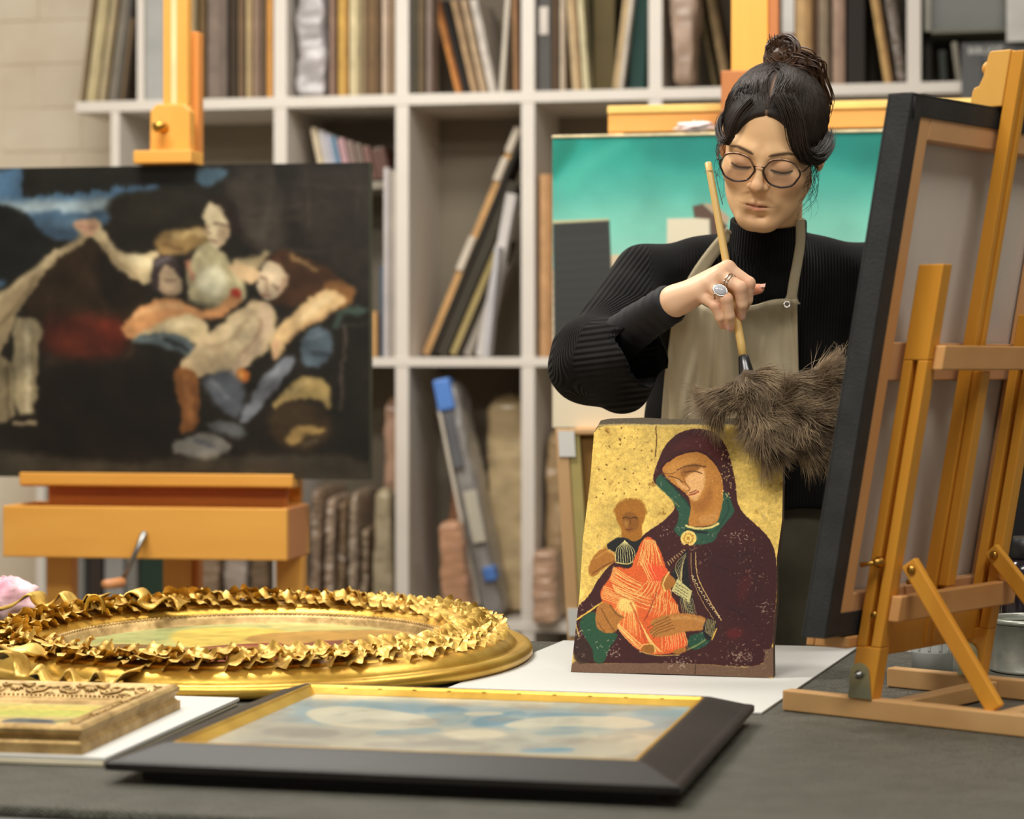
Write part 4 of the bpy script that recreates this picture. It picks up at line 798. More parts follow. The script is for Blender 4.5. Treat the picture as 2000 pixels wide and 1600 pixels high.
# black frame with the cloud picture
MK = plan((-.4213, 2.384, TZ+.0004), 13.3)
kf = thing('cloud_painting', 'broad black picture frame with gilt inner slip around a cloudy sky, lying in front', 'frame', MK @ Vector((.3, .28, 0)))
BLK = mat('black_lacquer', (34,30,26), .45, var=.3, scale=18, stretch=(.3,1,1), spec=.3)
mitred('black', MK, .602, .562, [(.03,0),(.03,.011),(.004,.013),(0,.0145),(0,.021),(.003,.0228),(.0075,.0240),(.0085,.0238),(.046,.0365),(.050,.0375),(.053,.0370),(.053,.0)], BLK, kf)
mitred('slip', MK @ Matrix.Translation((.053,.053,0)), .602-.106, .562-.106, [(0,.001),(0,.0368),(.003,.0372),(.005,.0345),(.012,.0285),(.0135,.0272),(.0135,.001)], GOLD, kf, bar='gilt_slip')
for i in range(9): pass
nk = MB(MK)
for i in range(10): nk.box((.10+i*.044, .562-.0585, .0334), (.105+i*.044, .562-.0565, .0352))
obj('slip_nicks', nk, mat('nick_brown', (110,84,40), .6), kf, kind='stuff')
c4 = [MK @ Vector(p) for p in ((.066,.496,.0268),(.536,.496,.0268),(.536,.066,.0268),(.066,.066,.0268))]
A = Art(800, 640, [proj(c) for c in c4], (182,178,158), lambda p: (p[0]/1.4706+180, p[1]/1.4706+1330))
A.poly([(100,40),(1950,70),(1950,150),(300,120)], (150,170,172), 24); n1 = vnoise(A.h, A.w, 4, 11, 6); n2 = vnoise(A.h, A.w, 7, 12, 6)
blue = np.clip((n1-.52)*9, 0, 1)*np.clip(1.25-np.linspace(0, 1, A.h)*1.6, 0, 1)[:, None]; A.im = A.im*(1-blue[..., None]*.85)+np.array((118,158,172))/255*blue[..., None]*.85
for pts in ([(940,70),(1080,75),(1090,110),(1040,130),(980,125)], [(1080,110),(1240,80),(1260,110),(1100,140)], [(800,145),(1000,132),(1010,150),(830,160)], [(1240,90),(1500,95),(1450,110),(1260,115)], [(1220,195),(1380,190),(1390,205),(1240,208)], [(1260,145),(1420,140),(1400,155),(1280,158)]): A.poly(pts, (104,148,166), 6, .9)
for pts in ([(600,85),(720,70),(860,85),(960,100),(1010,125),(900,140),(760,138),(640,120)], [(1060,90),(1170,88),(1190,98),(1080,102)], [(1160,130),(1260,105),(1420,100),(1560,105),(1640,130),(1500,140),(1380,128),(1250,140)], [(1000,150),(1100,135),(1200,150),(1180,165),(1020,168)], [(1400,160),(1560,150),(1640,165),(1500,180)]): A.poly(pts, (220,208,176), 7, .8)
for pts in ([(500,130),(720,140),(700,165),(480,160)], [(760,175),(1100,170),(1150,185),(800,195)], [(1300,165),(1500,160),(1480,180),(1320,178)], [(420,170),(700,180),(660,200),(400,195)]): A.poly(pts, (156,150,136), 8, .7)
n4 = vnoise(A.h, A.w, 6, 14, 6); n6 = vnoise(A.h, A.w, 11, 15, 6); fd = np.linspace(1, .35, A.h)[:, None]
w4 = (np.clip((n4-.5)*6, 0, 1)*.6*fd)[..., None]; A.im = A.im*(1-w4)+np.array((212,200,170))/255*w4
w6 = (np.clip((n6-.54)*6, 0, 1)*.5)[..., None]; A.im = A.im*(1-w6)+np.array((146,142,130))/255*w6
A.im *= .84*(1+(n2-.5)*.22)[..., None]; A.poly([(300,195),(1700,235),(1700,300),(200,300)], (206,196,170), 16, .7); A.line([(260,206),(800,215),(1640,246)], 6, (196,176,128), 4, .9, 0)
canvas_quad('cloud_picture', c4, [artmat('cloud_paint', A.image('cloud_paint'), .45, .15, 200, coat=.15), BLK], kf, .008, (0,0,1))
# ------------------------------------------------------------------ icon
BL = Vector((.0827, 3.2358, TZ+.0036)); e1 = Vector((.974, -.225, 0)); bk = Vector((.225, .974, 0)); up = (Vector((0,0,.354))+bk*.182); nrm = e1.cross(up).normalized()
c4 = [BL+up, BL+e1*.284+up, BL+e1*.284, BL]
ic = thing('icon', 'old gold ground icon panel of a veiled woman holding a child, propped upright', 'icon', BL+e1*.142)
T = lambda p: (p[0]/2.963+1090, p[1]/2.963+800)
q4 = [proj(c) for c in c4]
A = Art(840, 1080, q4, (192,162,84), T)
n1 = vnoise(A.h, A.w, 14, 21, 5); n2 = vnoise(A.h, A.w, 60, 22, 3); n3 = vnoise(A.h, A.w, 5, 23, 3); A.al[:] = .35
A.im = A.im*(.82+.36*n3)[..., None]*(1+(n2-.5)*.25)[..., None]
sp = np.clip((n1-.66)*10, 0, 1)*np.clip((n2-.35)*3, 0, 1); A.im = A.im*(1-sp[..., None]*.6)+np.array((110,74,26))/255*sp[..., None]*.6
MAR = (62,26,26); MAR2 = (84,32,30); GRN = (44,82,62); OCH = (186,124,52); OCL = (226,172,110); YEL = (240,206,112); ORG = (222,98,44)
# wooden rim: top, bottom, right
A.poly([(150,20),(1400,20),(1400,78),(960,92),(800,84),(560,88),(400,86),(240,92),(200,140),(150,120)], (92,82,66), 6, 1, 1); A.line([(230,92),(400,84),(700,100),(1000,88)], 10, (200,176,110), 6, .7)
A.poly([(60,1455),(200,1470),(500,1462),(800,1470),(1180,1500),(1190,1385),(1290,1350),(1300,1600),(60,1600)], (116,88,68), 5, 1, 1); A.poly([(60,1530),(1290,1560),(1290,1620),(60,1620)], (70,50,40), 6); A.line([(795,1475),(790,1530)], 5, (60,40,30), 3)
A.poly([(1310,700),(1360,600),(1330,860),(1300,930),(1275,940),(1270,850)], (130,82,54), 5); A.line([(1340,90),(1320,520),(1300,760)], 10, (120,70,40), 6)
A.line([(1275,920),(1268,1040),(1262,1100)], 10, (236,190,70), 3); A.line([(1258,1140),(1246,1370)], 16, (240,196,80), 3)
# dark robe
A.poly([(545,400),(575,300),(620,200),(700,130),(800,106),(900,125),(965,190),(1000,300),(1030,430),(1035,570),(1150,670),(1230,750),(1262,850),(1268,1000),(1255,1200),(1240,1390),(1195,1385),(1190,1500),(800,1468),(300,1466),(85,1470),(90,1200),(110,1140),(180,1080),(230,980),(300,900),(420,800),(510,710),(620,640),(690,560),(640,470),(560,430)], MAR, 3, 1, 2)
A.poly([(640,250),(730,160),(850,150),(930,220),(960,330),(880,260),(760,225)], MAR2, 24, .8); A.poly([(1040,1010),(1110,900),(1120,1040),(1060,1110),(1030,1100)], (120,28,30), 20, .8); A.poly([(970,1270),(1080,1260),(1060,1320),(980,1330)], (100,28,30), 18, .7); A.poly([(760,800),(1100,760),(1200,900),(1150,1300),(950,1200),(860,960)], (56,22,24), 40, .7)
for pts in ([(860,820),(980,860),(1120,830)], [(840,860),(960,930),(1100,960)], [(980,1140),(1100,1200),(1180,1300)]): A.line(pts, 6, (40,16,18), 7, .7)
# green lining and veil edge
A.poly([(552,425),(590,365),(640,420),(700,480),(770,560),(760,640),(740,680),(880,690),(940,600),(950,480),(975,470),(1020,570),(1020,600),(930,700),(905,770),(800,785),(740,770),(660,700),(690,660),(700,590),(640,500)], GRN, 3)
A.line([(600,380),(690,470),(760,560)], 10, (24,50,40), 5, .7); A.line([(960,480),(1000,580),(920,690)], 8, (26,54,42), 5, .7); A.line([(560,430),(700,560)], 5, (180,160,90), 3, .7)
# face
A.poly([(592,340),(640,290),(730,245),(830,238),(900,300),(945,370),(958,460),(950,560),(930,640),(900,668),(800,680),(745,670),(770,580),(760,500),(690,450),(630,400)], OCH, 3, 1)
A.poly([(620,330),(720,280),(800,275),(820,300),(740,320),(680,380),(640,390)], (200,140,66), 14, .8); A.poly([(735,380),(790,360),(820,330),(850,350),(850,440),(820,500),(790,540),(750,500),(740,440)], OCL, 12); A.poly([(670,380),(700,400),(730,440),(760,450),(740,470),(690,440)], (222,166,104), 8, .9)
A.poly([(700,360),(760,320),(830,310),(820,350),(760,370),(720,400)], (140,88,36), 9, .8); A.line([(690,350),(760,318),(850,330)], 9, (96,58,26), 4, .9); A.line([(730,362),(790,352),(830,370)], 6, (80,46,22), 3, .9); A.line([(640,385),(690,395),(720,420)], 6, (90,54,24), 3, .9); A.line([(600,370),(650,372),(690,360)], 6, (110,66,28), 4, .7)
A.line([(725,400),(745,440),(765,458),(750,470)], 8, (140,88,40), 4, .9); A.line([(760,492),(790,488),(808,476)], 9, (150,72,46), 4); A.line([(760,480),(785,476),(800,466)], 5, (110,60,36), 3); A.poly([(760,520),(800,540),(850,500),(880,420),(900,500),(860,590),(790,600)], (160,100,40), 16, .8)
A.line([(592,340),(640,292),(730,246),(830,238),(905,300),(950,380)], 9, (58,18,16), 3); A.poly([(800,620),(900,600),(930,560),(920,650),(830,670)], (204,146,78), 12, .7)
A.line([(740,672),(800,690),(880,684),(925,660)], 13, (226,206,120), 4); A.line([(740,700),(860,712)], 14, (24,24,28), 5, .8)
A.ell(754, 745, 47, 46, YEL, 0, 3)
for k in range(12): A.ell(754+26*math.cos(k*.52), 745+26*math.sin(k*.52), 6, 6, (190,140,50), 0, 3)
A.ell(754, 745, 10, 10, (190,140,50), 0, 3)
# gold trim, dark sleeve panel with gold hatching, text band
A.poly([(750,780),(700,880),(640,960),(700,1090),(740,1180),(800,1190),(760,1000),(745,880)], (26,26,28), 4)
for k in range(13): A.line([(742-k*3,830+k*10),(700+k*5-30,900+k*22),(690+k*8,960+k*18)], 3, (206,184,120), 2, .8)
for k in range(9): A.line([(705+k*9,1090),(720+k*10,1185)], 3, (200,180,120), 2, .8)
A.line([(625,900),(690,850),(745,790)], 26, (70,30,28), 3)
for k in range(8): A.line([(632+k*13,880-k*10),(644+k*13,900-k*12)], 4, (206,180,110), 2)
A.line([(785,830),(780,950),(830,1080),(915,1200)], 24, (52,22,22), 3); A.line([(795,830),(800,960),(860,1080),(945,1220)], 5, (216,180,116), 2); A.line([(770,830),(768,960),(820,1090),(900,1215)], 4, (206,170,106), 2, .8)
for k in range(11): x = 776+k*11+k*k*.4; y = 960+k*23; A.line([(x-6,y),(x+8,y+4),(x+4,y+14)], 5, (226,206,150), 2, .9, 0)
# green cloths low
A.poly([(110,1220),(220,1150),(230,1260),(330,1290),(350,1310),(290,1390),(270,1470),(200,1465),(200,1380),(150,1320)], (40,80,54), 5); A.poly([(745,1310),(830,1290),(880,1250),(890,1320),(860,1370),(760,1400)], (34,76,56), 4); A.line([(750,1390),(850,1340),(890,1270)], 8, (150,160,90), 4, .8); A.poly([(85,1290),(150,1330),(200,1390),(195,1470),(85,1470)], (54,36,30), 8, .9)
A.line([(92,1225),(160,1180),(270,1105),(330,1090)], 9, (236,196,80), 3); A.line([(100,1240),(120,1310)], 8, (226,200,110), 3, .8)
# child
A.poly([(325,590),(350,540),(420,518),(480,530),(505,580),(500,640),(480,680),(490,730),(470,765),(400,770),(365,740),(370,690),(345,660)], (162,104,32), 5); A.poly([(370,600),(430,590),(470,630),(465,690),(410,715),(375,680)], (130,80,26), 9, .8); A.line([(372,628),(390,622),(406,628)], 6, (74,42,14), 3); A.line([(424,628),(442,622),(458,630)], 6, (74,42,14), 3); A.line([(414,620),(420,660),(404,670)], 5, (90,54,18), 3); A.line([(392,694),(410,698),(428,692)], 6, (110,52,28), 3); A.poly([(376,640),(410,640),(404,690),(384,684)], (188,134,66), 10, .6); A.line([(325,590),(350,535),(420,515),(490,530),(510,600)], 12, (140,84,20), 9, .7)
A.poly([(265,790),(330,745),(380,735),(440,770),(490,740),(520,730),(470,860),(420,920),(330,890),(335,830)], (30,30,30), 4)
for k in range(9): A.line([(385,760),(330+k*14,820+abs(4-k)*-3),(335+k*14,885)], 3.5, (238,226,150), 2, .9)
A.line([(335,885),(400,895),(430,880)], 6, (230,206,120), 3)
A.poly([(490,740),(540,735),(580,790),(610,870),(630,930),(670,990),(640,1060),(690,1120),(705,1200),(740,1300),(750,1370),(700,1400),(600,1420),(500,1410),(440,1380),(380,1310),(330,1250),(300,1170),(240,1090),(250,1030),(300,980),(320,900),(420,930),(440,860)], ORG, 4)
A.poly([(500,880),(600,900),(640,960),(600,1010),(530,990)], (240,84,48), 20, .8); A.poly([(300,1100),(420,1120),(480,1200),(440,1340),(350,1220)], (240,130,64), 24, .7); A.poly([(600,1320),(740,1310),(730,1380),(620,1400)], (240,92,50), 16, .7)
rr = random.Random(2)
def hatch(p, q, r, s_, n, w=3.6, c=(248,206,120)):
    for k in range(n):
        t = k/(n-1); a = (p[0]+(q[0]-p[0])*t, p[1]+(q[1]-p[1])*t); b = (r[0]+(s_[0]-r[0])*t+rr.uniform(-8,8), r[1]+(s_[1]-r[1])*t+rr.uniform(-8,8)); m = ((a[0]+b[0])/2+rr.uniform(-4,16), (a[1]+b[1])/2+rr.uniform(6,22)); A.line([a, m, b], [w, w, 1.4], c, 2, .9)
hatch((500,750),(560,760),(450,900),(600,900),11); hatch((480,800),(470,880),(560,980),(520,990),6); hatch((320,910),(300,990),(480,1010),(500,1080),12); hatch((260,1020),(250,1090),(420,1070),(400,1130),9); hatch((520,990),(640,1000),(430,1080),(640,1110),13)
hatch((360,1090),(430,1090),(310,1230),(470,1320),14); hatch((300,1180),(330,1250),(500,1370),(460,1390),9); hatch((560,1060),(690,1130),(530,1190),(700,1190),12); hatch((470,1220),(520,1320),(560,1400),(600,1410),8); hatch((600,1290),(730,1290),(600,1400),(745,1370),11); hatch((310,1010),(330,1060),(560,1100),(560,1160),9)
A.poly([(350,1105),(390,1085),(440,1110),(460,1160),(400,1180),(340,1150)], (246,214,120), 12, .85); A.line([(420,1120),(470,1230),(520,1390)], 9, (190,70,30), 6, .7); A.line([(570,1060),(520,1180),(500,1220)], 7, (150,56,24), 4, .8); A.line([(300,990),(330,1080),(560,1130)], 6, (190,70,30), 5, .6)
A.poly([(265,795),(300,830),(330,840),(330,890),(270,910),(210,970),(180,960),(175,900),(210,840)], (170,110,42), 4); A.line([(200,950),(270,900),(320,880)], 8, (110,66,24), 5, .8); A.line([(290,820),(325,830)], 8, (200,140,70), 5); A.line([(220,860),(280,820)], 10, (196,138,62), 6, .8)
A.poly([(590,1000),(620,950),(660,960),(690,1000),(650,1040),(610,1050)], (168,106,42), 4); A.line([(640,940),(600,1010),(620,1050)], 8, (240,200,110), 3)
A.poly([(690,980),(775,1050),(760,1118),(655,1050)], (206,196,130), 3, 1, 0)
for k in range(4):
    for j in range(5): A.line([(684+j*15-k*3,1004+k*17+j*10),(692+j*15-k*3,1009+k*17+j*10)], 4, (70,64,50), 2, .9, 0)
# hands of the woman, feet
A.poly([(225,1130),(280,1105),(350,1180),(385,1200),(340,1240),(345,1280),(300,1298),(240,1285),(210,1230)], (176,116,52), 4)
for pts in ([(250,1150),(290,1230),(330,1290)], [(300,1130),(340,1190),(380,1205)], [(230,1230),(270,1290)]): A.line(pts, 6, (112,70,28), 4, .8)
A.poly([(520,1230),(600,1190),(720,1175),(840,1195),(860,1220),(850,1280),(760,1280),(640,1310),(560,1320),(520,1290),(560,1260)], (184,122,56), 4)
for k in range(5): A.line([(640+k*8,1200+k*16),(570,1232+k*16),(520+k*8,1262+k*15)], 5, (116,72,30), 3, .85)
A.line([(660,1210),(760,1200),(850,1230)], 14, (206,150,84), 9, .7); A.poly([(855,1205),(920,1215),(910,1290),(870,1350),(830,1290)], (30,28,32), 4)
for k in range(7): A.line([(862+k*8,1212+k*2),(850+k*7,1285+k*6)], 3, (222,196,120), 2, .9)
A.line([(915,1270),(890,1330)], 8, (240,196,80), 3)
A.poly([(470,1380),(540,1350),(565,1370),(555,1410),(500,1415)], (156,100,36), 4); A.poly([(650,1400),(740,1370),(745,1400),(690,1418)], (170,112,44), 4); A.line([(470,1385),(490,1360),(560,1355),(560,1410)], 5, (240,200,110), 3); A.line([(470,1400),(560,1425),(700,1420)], 5, (230,190,100), 3, .8)
# losses, scratches and crackle
wear = vnoise(A.h, A.w, 90, 31, 2); wm = np.clip((wear-.74)*14, 0, 1)*np.clip((vnoise(A.h, A.w, 6, 32, 2)-.45)*5, 0, 1)
A.im = A.im*(1-wm[..., None]*.4)+np.array((176,150,120))/255*wm[..., None]*.4
for k in range(60): x, y = rr.gauss(980, 30), rr.uniform(200, 520); A.ell(x, y, rr.uniform(2,5), rr.uniform(2,5), (226,196,130), 0, 3, .8)
for cx, cy, n in ((655,680,14),(1050,730,22),(300,1390,30),(1050,1430,60),(700,1470,40),(120,1300,20),(1230,1150,24),(130,1130,12)):
    for k in range(n): x, y = rr.gauss(cx, 40), rr.gauss(cy, 26); A.line([(x,y),(x+rr.uniform(-14,14),y+rr.uniform(-9,9))], rr.uniform(2,5), (206,188,160), 2, .6, 0)
for k in range(40):
    x, y = rr.uniform(180,560), rr.uniform(100,520); A.ell(x, y, rr.uniform(2,8), rr.uniform(2,6), (92,56,18), rr.uniform(0,90), 3, .7)
A.line([(566,96),(570,180),(562,270)], 6, (80,50,20), 3, .9, 0)
grain = vnoise(A.h, A.w, 200, 33, 2); A.im *= (1+(grain-.5)*.22)[..., None]
A.warp(2.5, 90, 51); im = A.image('icon_paint')
ou = [(.0,1),(.006,.7),(-.004,.5),(.004,.25),(.0,.06),(.03,.012),(.08,.004),(.25,.0),(.45,.006),(.6,.0),(.8,.002),(.97,.0),(1,.02),(.992,.2),(1.002,.4),(.986,.55),(.996,.7),(.99,.85),(1,1),(.5,.996)]
me = bpy.data.meshes.new('painted_panel'); th = nrm*-.026; b0 = wloc(ic); n = len(ou)
fr = [BL+e1*(.284*u)+up*(1-v)-b0 for u, v in ou]; un = up.normalized(); vs = fr+[p+th+(un*(-th.z/un.z) if v > .9 else Vector()) for p, (u, v) in zip(fr, ou)]
me.from_pydata(vs, [], [tuple(range(n)), tuple(range(2*n-1, n-1, -1))]+[((i+1) % n, i, n+i, n+(i+1) % n) for i in range(n)])
uv = me.uv_layers.new(name='UVMap')
for f in me.polygons:
    f.material_index = 0 if f.index == 0 else 1
    for li, vi in zip(f.loop_indices, f.vertices): uv.data[li].uv = (ou[vi % n][0], 1-ou[vi % n][1])
me.materials.append(artmat('icon_tempera', im, .5, .10, 260, 1, True, .12, 0)); me.materials.append(wood('old_panel_wood', (74,56,42), (110,84,62), 'x', .7, 0))
o = bpy.data.objects.new('painted_panel', me); COL.objects.link(o); o.parent = ic
hp = P(1356, 818, 3.405)
obj('hanging_ring', MB().tube([hp+Vector((.011*math.cos(a), 0, .011*math.sin(a)*.8)) for a in np.linspace(0, math.pi, 14)], .0008, 6), STEEL, ic)
pr = BL+e1*.142+bk*.05
obj('prop_foot', MB().beam(BL+e1*.142+up*.55+nrm*-.0262, BL+e1*.142+bk*.25+Vector((0,0,.012)), .05, .008, (bk.x, bk.y, .6)), RAWW, ic)
# ------------------------------------------------------------------ table easel seen from behind, with the black edged canvas
EU = Vector((.767,-.6417,0)); EW = Vector((.6417,.767,0)); EB = Vector((.4336,2.828,0)); K = .186
def E(a, b, z): return EB+EU*a+EW*b+Vector((0,0,z))
def Lp(a, b, h): return E(a+K*h, b, .79+h)
ML = Matrix(((EU.x, EW.x, K*EU.x, EB.x), (EU.y, EW.y, K*EU.y, EB.y), (0, 0, 1, .79), (0, 0, 0, 1)))   # leaning frame (a,b,h)
MF = Matrix(((EU.x, EW.x, 0, EB.x), (EU.y, EW.y, 0, EB.y), (0, 0, 1, TZ+.0006), (0, 0, 0, 1)))
te = thing('table_easel', 'wooden table easel seen from behind with braced legs, at the right end of the mat', 'easel', E(.05, .136, TZ))
OAK = wood('honey_oak', (206,136,38), (232,166,58)); OAKX = wood('pinkish_oak', (212,152,90), (230,176,112), 'x'); FOOT = wood('worn_beech', (188,142,88), (216,172,116), 'x')
def el(n, a, b, m=OAK, par=None, bev=.002, M=ML): return obj(n, MB(M).box(a, b), m, par or te, bev=bev)
for b0, h1 in ((-.011,.525),(.261,.47)):
    u = MB(ML)
    for q, r in (((-.017,b0,-.005),(.017,b0+.022,.06)), ((-.017,b0,.41),(.017,b0+.022,h1)), ((-.017,b0,.06),(-.004,b0+.022,.41)), ((.003,b0,.06),(.017,b0+.022,.41)), ((-.004,b0+.016,.06),(.003,b0+.022,.41))): u.box(q, r)
    up_ = obj('upright', u, OAK, te, bev=.0015)
    pl = MB(MF); out = [(-.020,.026),(.012,.026)]+[(-.004+.0135*math.cos(t), .056+.0135*math.sin(t)) for t in np.linspace(0, math.pi, 10)]
    pl.prism(out, lambda a, z, h: Vector((a+.004, h, z)), b0-.0028, b0-.0004); pp = obj('bracket', pl, mat('zinc_plate', (176,176,146), .35, .8), up_)
    bo = MB(MF); bo.lathe([(.0055,0),(.0055,.003),(.0035,.004),(.0035,.007),(.001,.0075)], (0, b0-.003, .055), 10, (0,-1,0)); obj('bolt', bo, STEEL, pp)
    sc_ = MB(ML).lathe([(.004,0),(.004,.001),(.001,.0015)], (.0, b0-.0002, .1), 10, (0,-1,0)); obj('screw', sc_, BRASS, up_)
for b, a0, a1 in ((0,-.114,.222),(.272,-.125,.215)): el('foot', (a0, b-.011, 0), (a1, b+.011, .0258), FOOT, M=MF)
for a in (.018, .165): el('cross_beam', (a, .012, .001), (a+.024, .260, .022), FOOT, M=MF)
el('lower_bar', (.0172, -.006, .092), (.032, .292, .124), OAKX); el('upper_bar', (.0172, .0, .398), (.032, .310, .428), OAKX)
el('ledge', (-.066, -.030, .058), (-.018, .312, .0725), OAKX); el('ledge_lip', (-.078, -.030, .058), (-.0665, .312, .086), OAKX); el('ledge_rail', (-.0175, .012, .045), (-.002, .260, .092), OAK)
u = MB(ML)
for q, r in (((-.0165,.128,.05),(.001,.138,.792)), ((-.0165,.146,.05),(.001,.156,.792)), ((-.0165,.138,.05),(-.009,.146,.792))): u.box(q, r)
ms = obj('mast', u, OAK, te, bev=.0012); el('mast_rear', (.0018, .132, .125), (.0165, .152, .397), OAK)
blk = [(-.017,.794),(-.045,.794),(-.047,.789),(-.049,.764),(-.053,.752),(-.0595,.750),(-.061,.745),(-.061,.7245),(-.017,.7245)]
bo = obj('top_clamp', MB(ML).prism(blk, lambda a, h, b: Vector((a, b, h)), .126, .160), wood('yellow_beech', (226,168,76), (238,182,92)), ms, bev=.0015)
obj('clamp_knob', MB(ML).ball((-.052, .143, .776), .009, 12, 8), BEECH, bo)
for p, q, n in ((Lp(.028, .006, .165), E(.175, .006, .787), (EW)), (Lp(.005, .2545, .165), E(.19, .2545, .787), EW)):
    br = obj('brace', MB().beam(p, q, .022, .011, n), OAK, te, bev=.002)
    d_ = (q-p).normalized(); c = p+d_*.010-EW*.0058; obj('brace_bolt', MB().lathe([(.006,0),(.005,.003),(.001,.004)], c, 12, -EW), BRASS, br)
for b, h in ((-.012,.165),(.108,.135)):
    c = Lp(-.002, b, h); w = MB().lathe([(.007,0),(.007,.004),(.0045,.006),(.0045,.012),(.001,.013)], c, 12, -EW).tube([c-EW*.008-EU*.0+Vector((0,0,0)), c-EW*.012-EU*.010+Vector((0,0,-.002)), c-EW*.013-EU*.020+Vector((0,0,-.004))], [.0035,.0028,.003], 8)
    obj('wing_bolt', w, BRASS, te)
bcn = thing('black_canvas', 'canvas with black wrapped edges, its bare back towards us, on the table easel', 'canvas', Lp(-.04, .155, .0785))
BKC = mat('black_gesso', (44,45,45), .6, var=.25, scale=25, bump=.2, bscale=300); LIN = mat('grey_linen', (214,205,194), .85, var=.06, scale=6, stretch=(1,1,.2), bump=.15, bscale=900)
STW = wood('stretcher_fir', (206,152,98), (226,176,120)); STX = wood('stretcher_fir_across', (202,150,102), (224,174,124), 'x')
a0, a1, b0, b1, h0, h1 = -.055, -.0225, -.080, .364, .0745, .7235
def cb(n, a, b, m, bev=.0008): return obj(n, MB(ML).box(a, b), m, bcn, bev=bev)
cb('front_canvas', (a0, b0, h0), (a0+.003, b1, h1), BKC, .0008)
cb('wrapped_edge', (a0+.0031, b0, h0), (a1, b0+.003, h1), BKC); cb('wrapped_edge', (a0+.0031, b1-.003, h0), (a1, b1, h1), BKC); cb('wrapped_edge', (a0+.0031, b0+.003, h1-.003), (a1, b1-.003, h1), BKC); cb('wrapped_edge', (a0+.0031, b0+.003, h0), (a1, b1-.003, h0+.003), BKC)
f = .029
cb('folded_edge', (a1-.0022, b0+.003, h0+.003), (a1, b0+f, h1-.003), BKC); cb('folded_edge', (a1-.0022, b1-f, h0+.003), (a1, b1-.003, h1-.003), BKC); cb('folded_edge', (a1-.0022, b0+f, h1-f*.9), (a1, b1-f, h1-.003), BKC); cb('folded_edge', (a1-.0022, b0+f, h0+.003), (a1, b1-f, h0+f), BKC)
cb('linen_back', (a0+.0031, b0+.004, h0+.004), (a0+.0045, b1-.004, h1-.004), LIN)
g = .052
cb('stretcher_bar', (a0+.008, b0+.004, h0+.004), (a1-.0023, b0+g+.004, h1-.004), STW, .002); cb('stretcher_bar', (a0+.008, b1-g-.004, h0+.004), (a1-.0023, b1-.004, h1-.004), STW, .002)
cb('stretcher_bar', (a0+.008, b0+g+.004, h1-g), (a1-.0023, b1-g-.004, h1-.004), STX, .002); cb('stretcher_bar', (a0+.008, b0+g+.004, h0+.004), (a1-.0023, b1-g-.004, h0+g), STX, .002); cb('cross_bar', (a0+.009, b0+g+.004, .385), (a1-.004, b1-g-.004, .432), STX, .002)
obj('corner_fold', MB().tube([Lp(a1+.0004, b0+f*.35, h1-.030), Lp(a1+.0004, b0+.006, h1-.004)], .0012, 6), BKC, bcn)
# ------------------------------------------------------------------ pot, tin, bottle and cabinet behind the easel
def glassy(name, c, a, rough=.3):
    m = bpy.data.materials.new(name); m.use_nodes = True; nt = m.node_tree; b = nt.nodes['Principled BSDF']; tr = nt.nodes.new('ShaderNodeBsdfTransparent'); tr.inputs[0].default_value = (*lin(c), 1); mx = nt.nodes.new('ShaderNodeMixShader'); mx.inputs[0].default_value = a
    b.inputs['Base Color'].default_value = (*lin(c), 1); b.inputs['Roughness'].default_value = rough; nt.links.new(tr.outputs[0], mx.inputs[1]); nt.links.new(b.outputs[0], mx.inputs[2]); nt.links.new(mx.outputs[0], nt.nodes['Material Output'].inputs[0]); return m
cp = Vector((.599, 3.285, TZ+.0006)); pot = thing('plastic_pot', 'translucent white plastic pot standing behind the table easel', 'pot', cp)
PLA = glassy('clear_plastic', (238,242,240), .75)
obj('pot_body', MB().lathe([(.001,0),(.029,0),(.0292,.025),(.0302,.026),(.0296,.028),(.0305,.112),(.032,.113),(.032,.116),(.0290,.116),(.0285,.03),(.027,.003),(.001,.003)], cp, 32, cap=False), PLA, pot)
for k in range(5): t = -2.4+k*.5; obj('rib', MB().beam(cp+Vector((.0305*math.cos(t), .0305*math.sin(t), .03)), cp+Vector((.0312*math.cos(t), .0312*math.sin(t), .108)), .004, .0015, (math.cos(t), math.sin(t), 0)), PLA, pot)
cp = Vector((.742, 3.275, TZ+.0006)); tin = thing('metal_tin', 'dented silver paint tin with rim at the far right of the mat', 'tin', cp)
TINM = mat('tin_plate', (176,178,168), .34, .55, .2, 18, bump=.3, bscale=40)
obj('tin_body', MB().lathe([(.001,0),(.060,0),(.0625,.002),(.061,.004),(.061,.066),(.0625,.067),(.058,.067),(.058,.004),(.001,.003)], cp, 48, cap=False), TINM, tin)
obj('tin_rim', MB().lathe([(.0585,.068),(.0635,.068),(.0655,.071),(.0645,.075),(.061,.076),(.0585,.074),(.0565,.066),(.0575,.0655)], cp, 48, cap=False), TINM, tin)
cp = Vector((.79, 3.52, TZ+.0006)); jb = thing('dark_jar', 'dark purple black jar with a ribbed cap behind the silver tin', 'jar', cp)
obj('jar_body', MB().lathe([(.001,0),(.04,0),(.042,.004),(.042,.12),(.036,.135),(.03,.14),(.001,.14)], cp, 28, cap=False), mat('dark_glass', (38,30,36), .15), jb); obj('cap', MB().lathe([(.031,.14),(.033,.142),(.033,.17),(.03,.172),(.001,.172)], cp, 24, cap=False), mat('cap_black', (28,26,28), .4), jb)
FC = Fr(1960, 4.3, 8); cz = FC.z(1960, 868); cab = thing('black_cabinet', 'tall black cabinet standing behind the right edge of the table', 'cabinet', FC.M @ Vector((.25, .2, 0)))
BC = mat('black_paint', (26,25,26), .45)
for n, a, b in (('body', (-.005,.02,.05), (.5,.4,cz-.02)), ('door', (.0,.0,.06), (.25,.019,cz-.03)), ('door', (.254,.0,.06), (.495,.019,cz-.03)), ('top', (-.015,-.01,cz-.0195), (.51,.41,cz)), ('plinth', (.01,.03,0), (.49,.39,.0495))): obj(n, MB(FC.M).box(a, b), BC, cab, bev=.003)
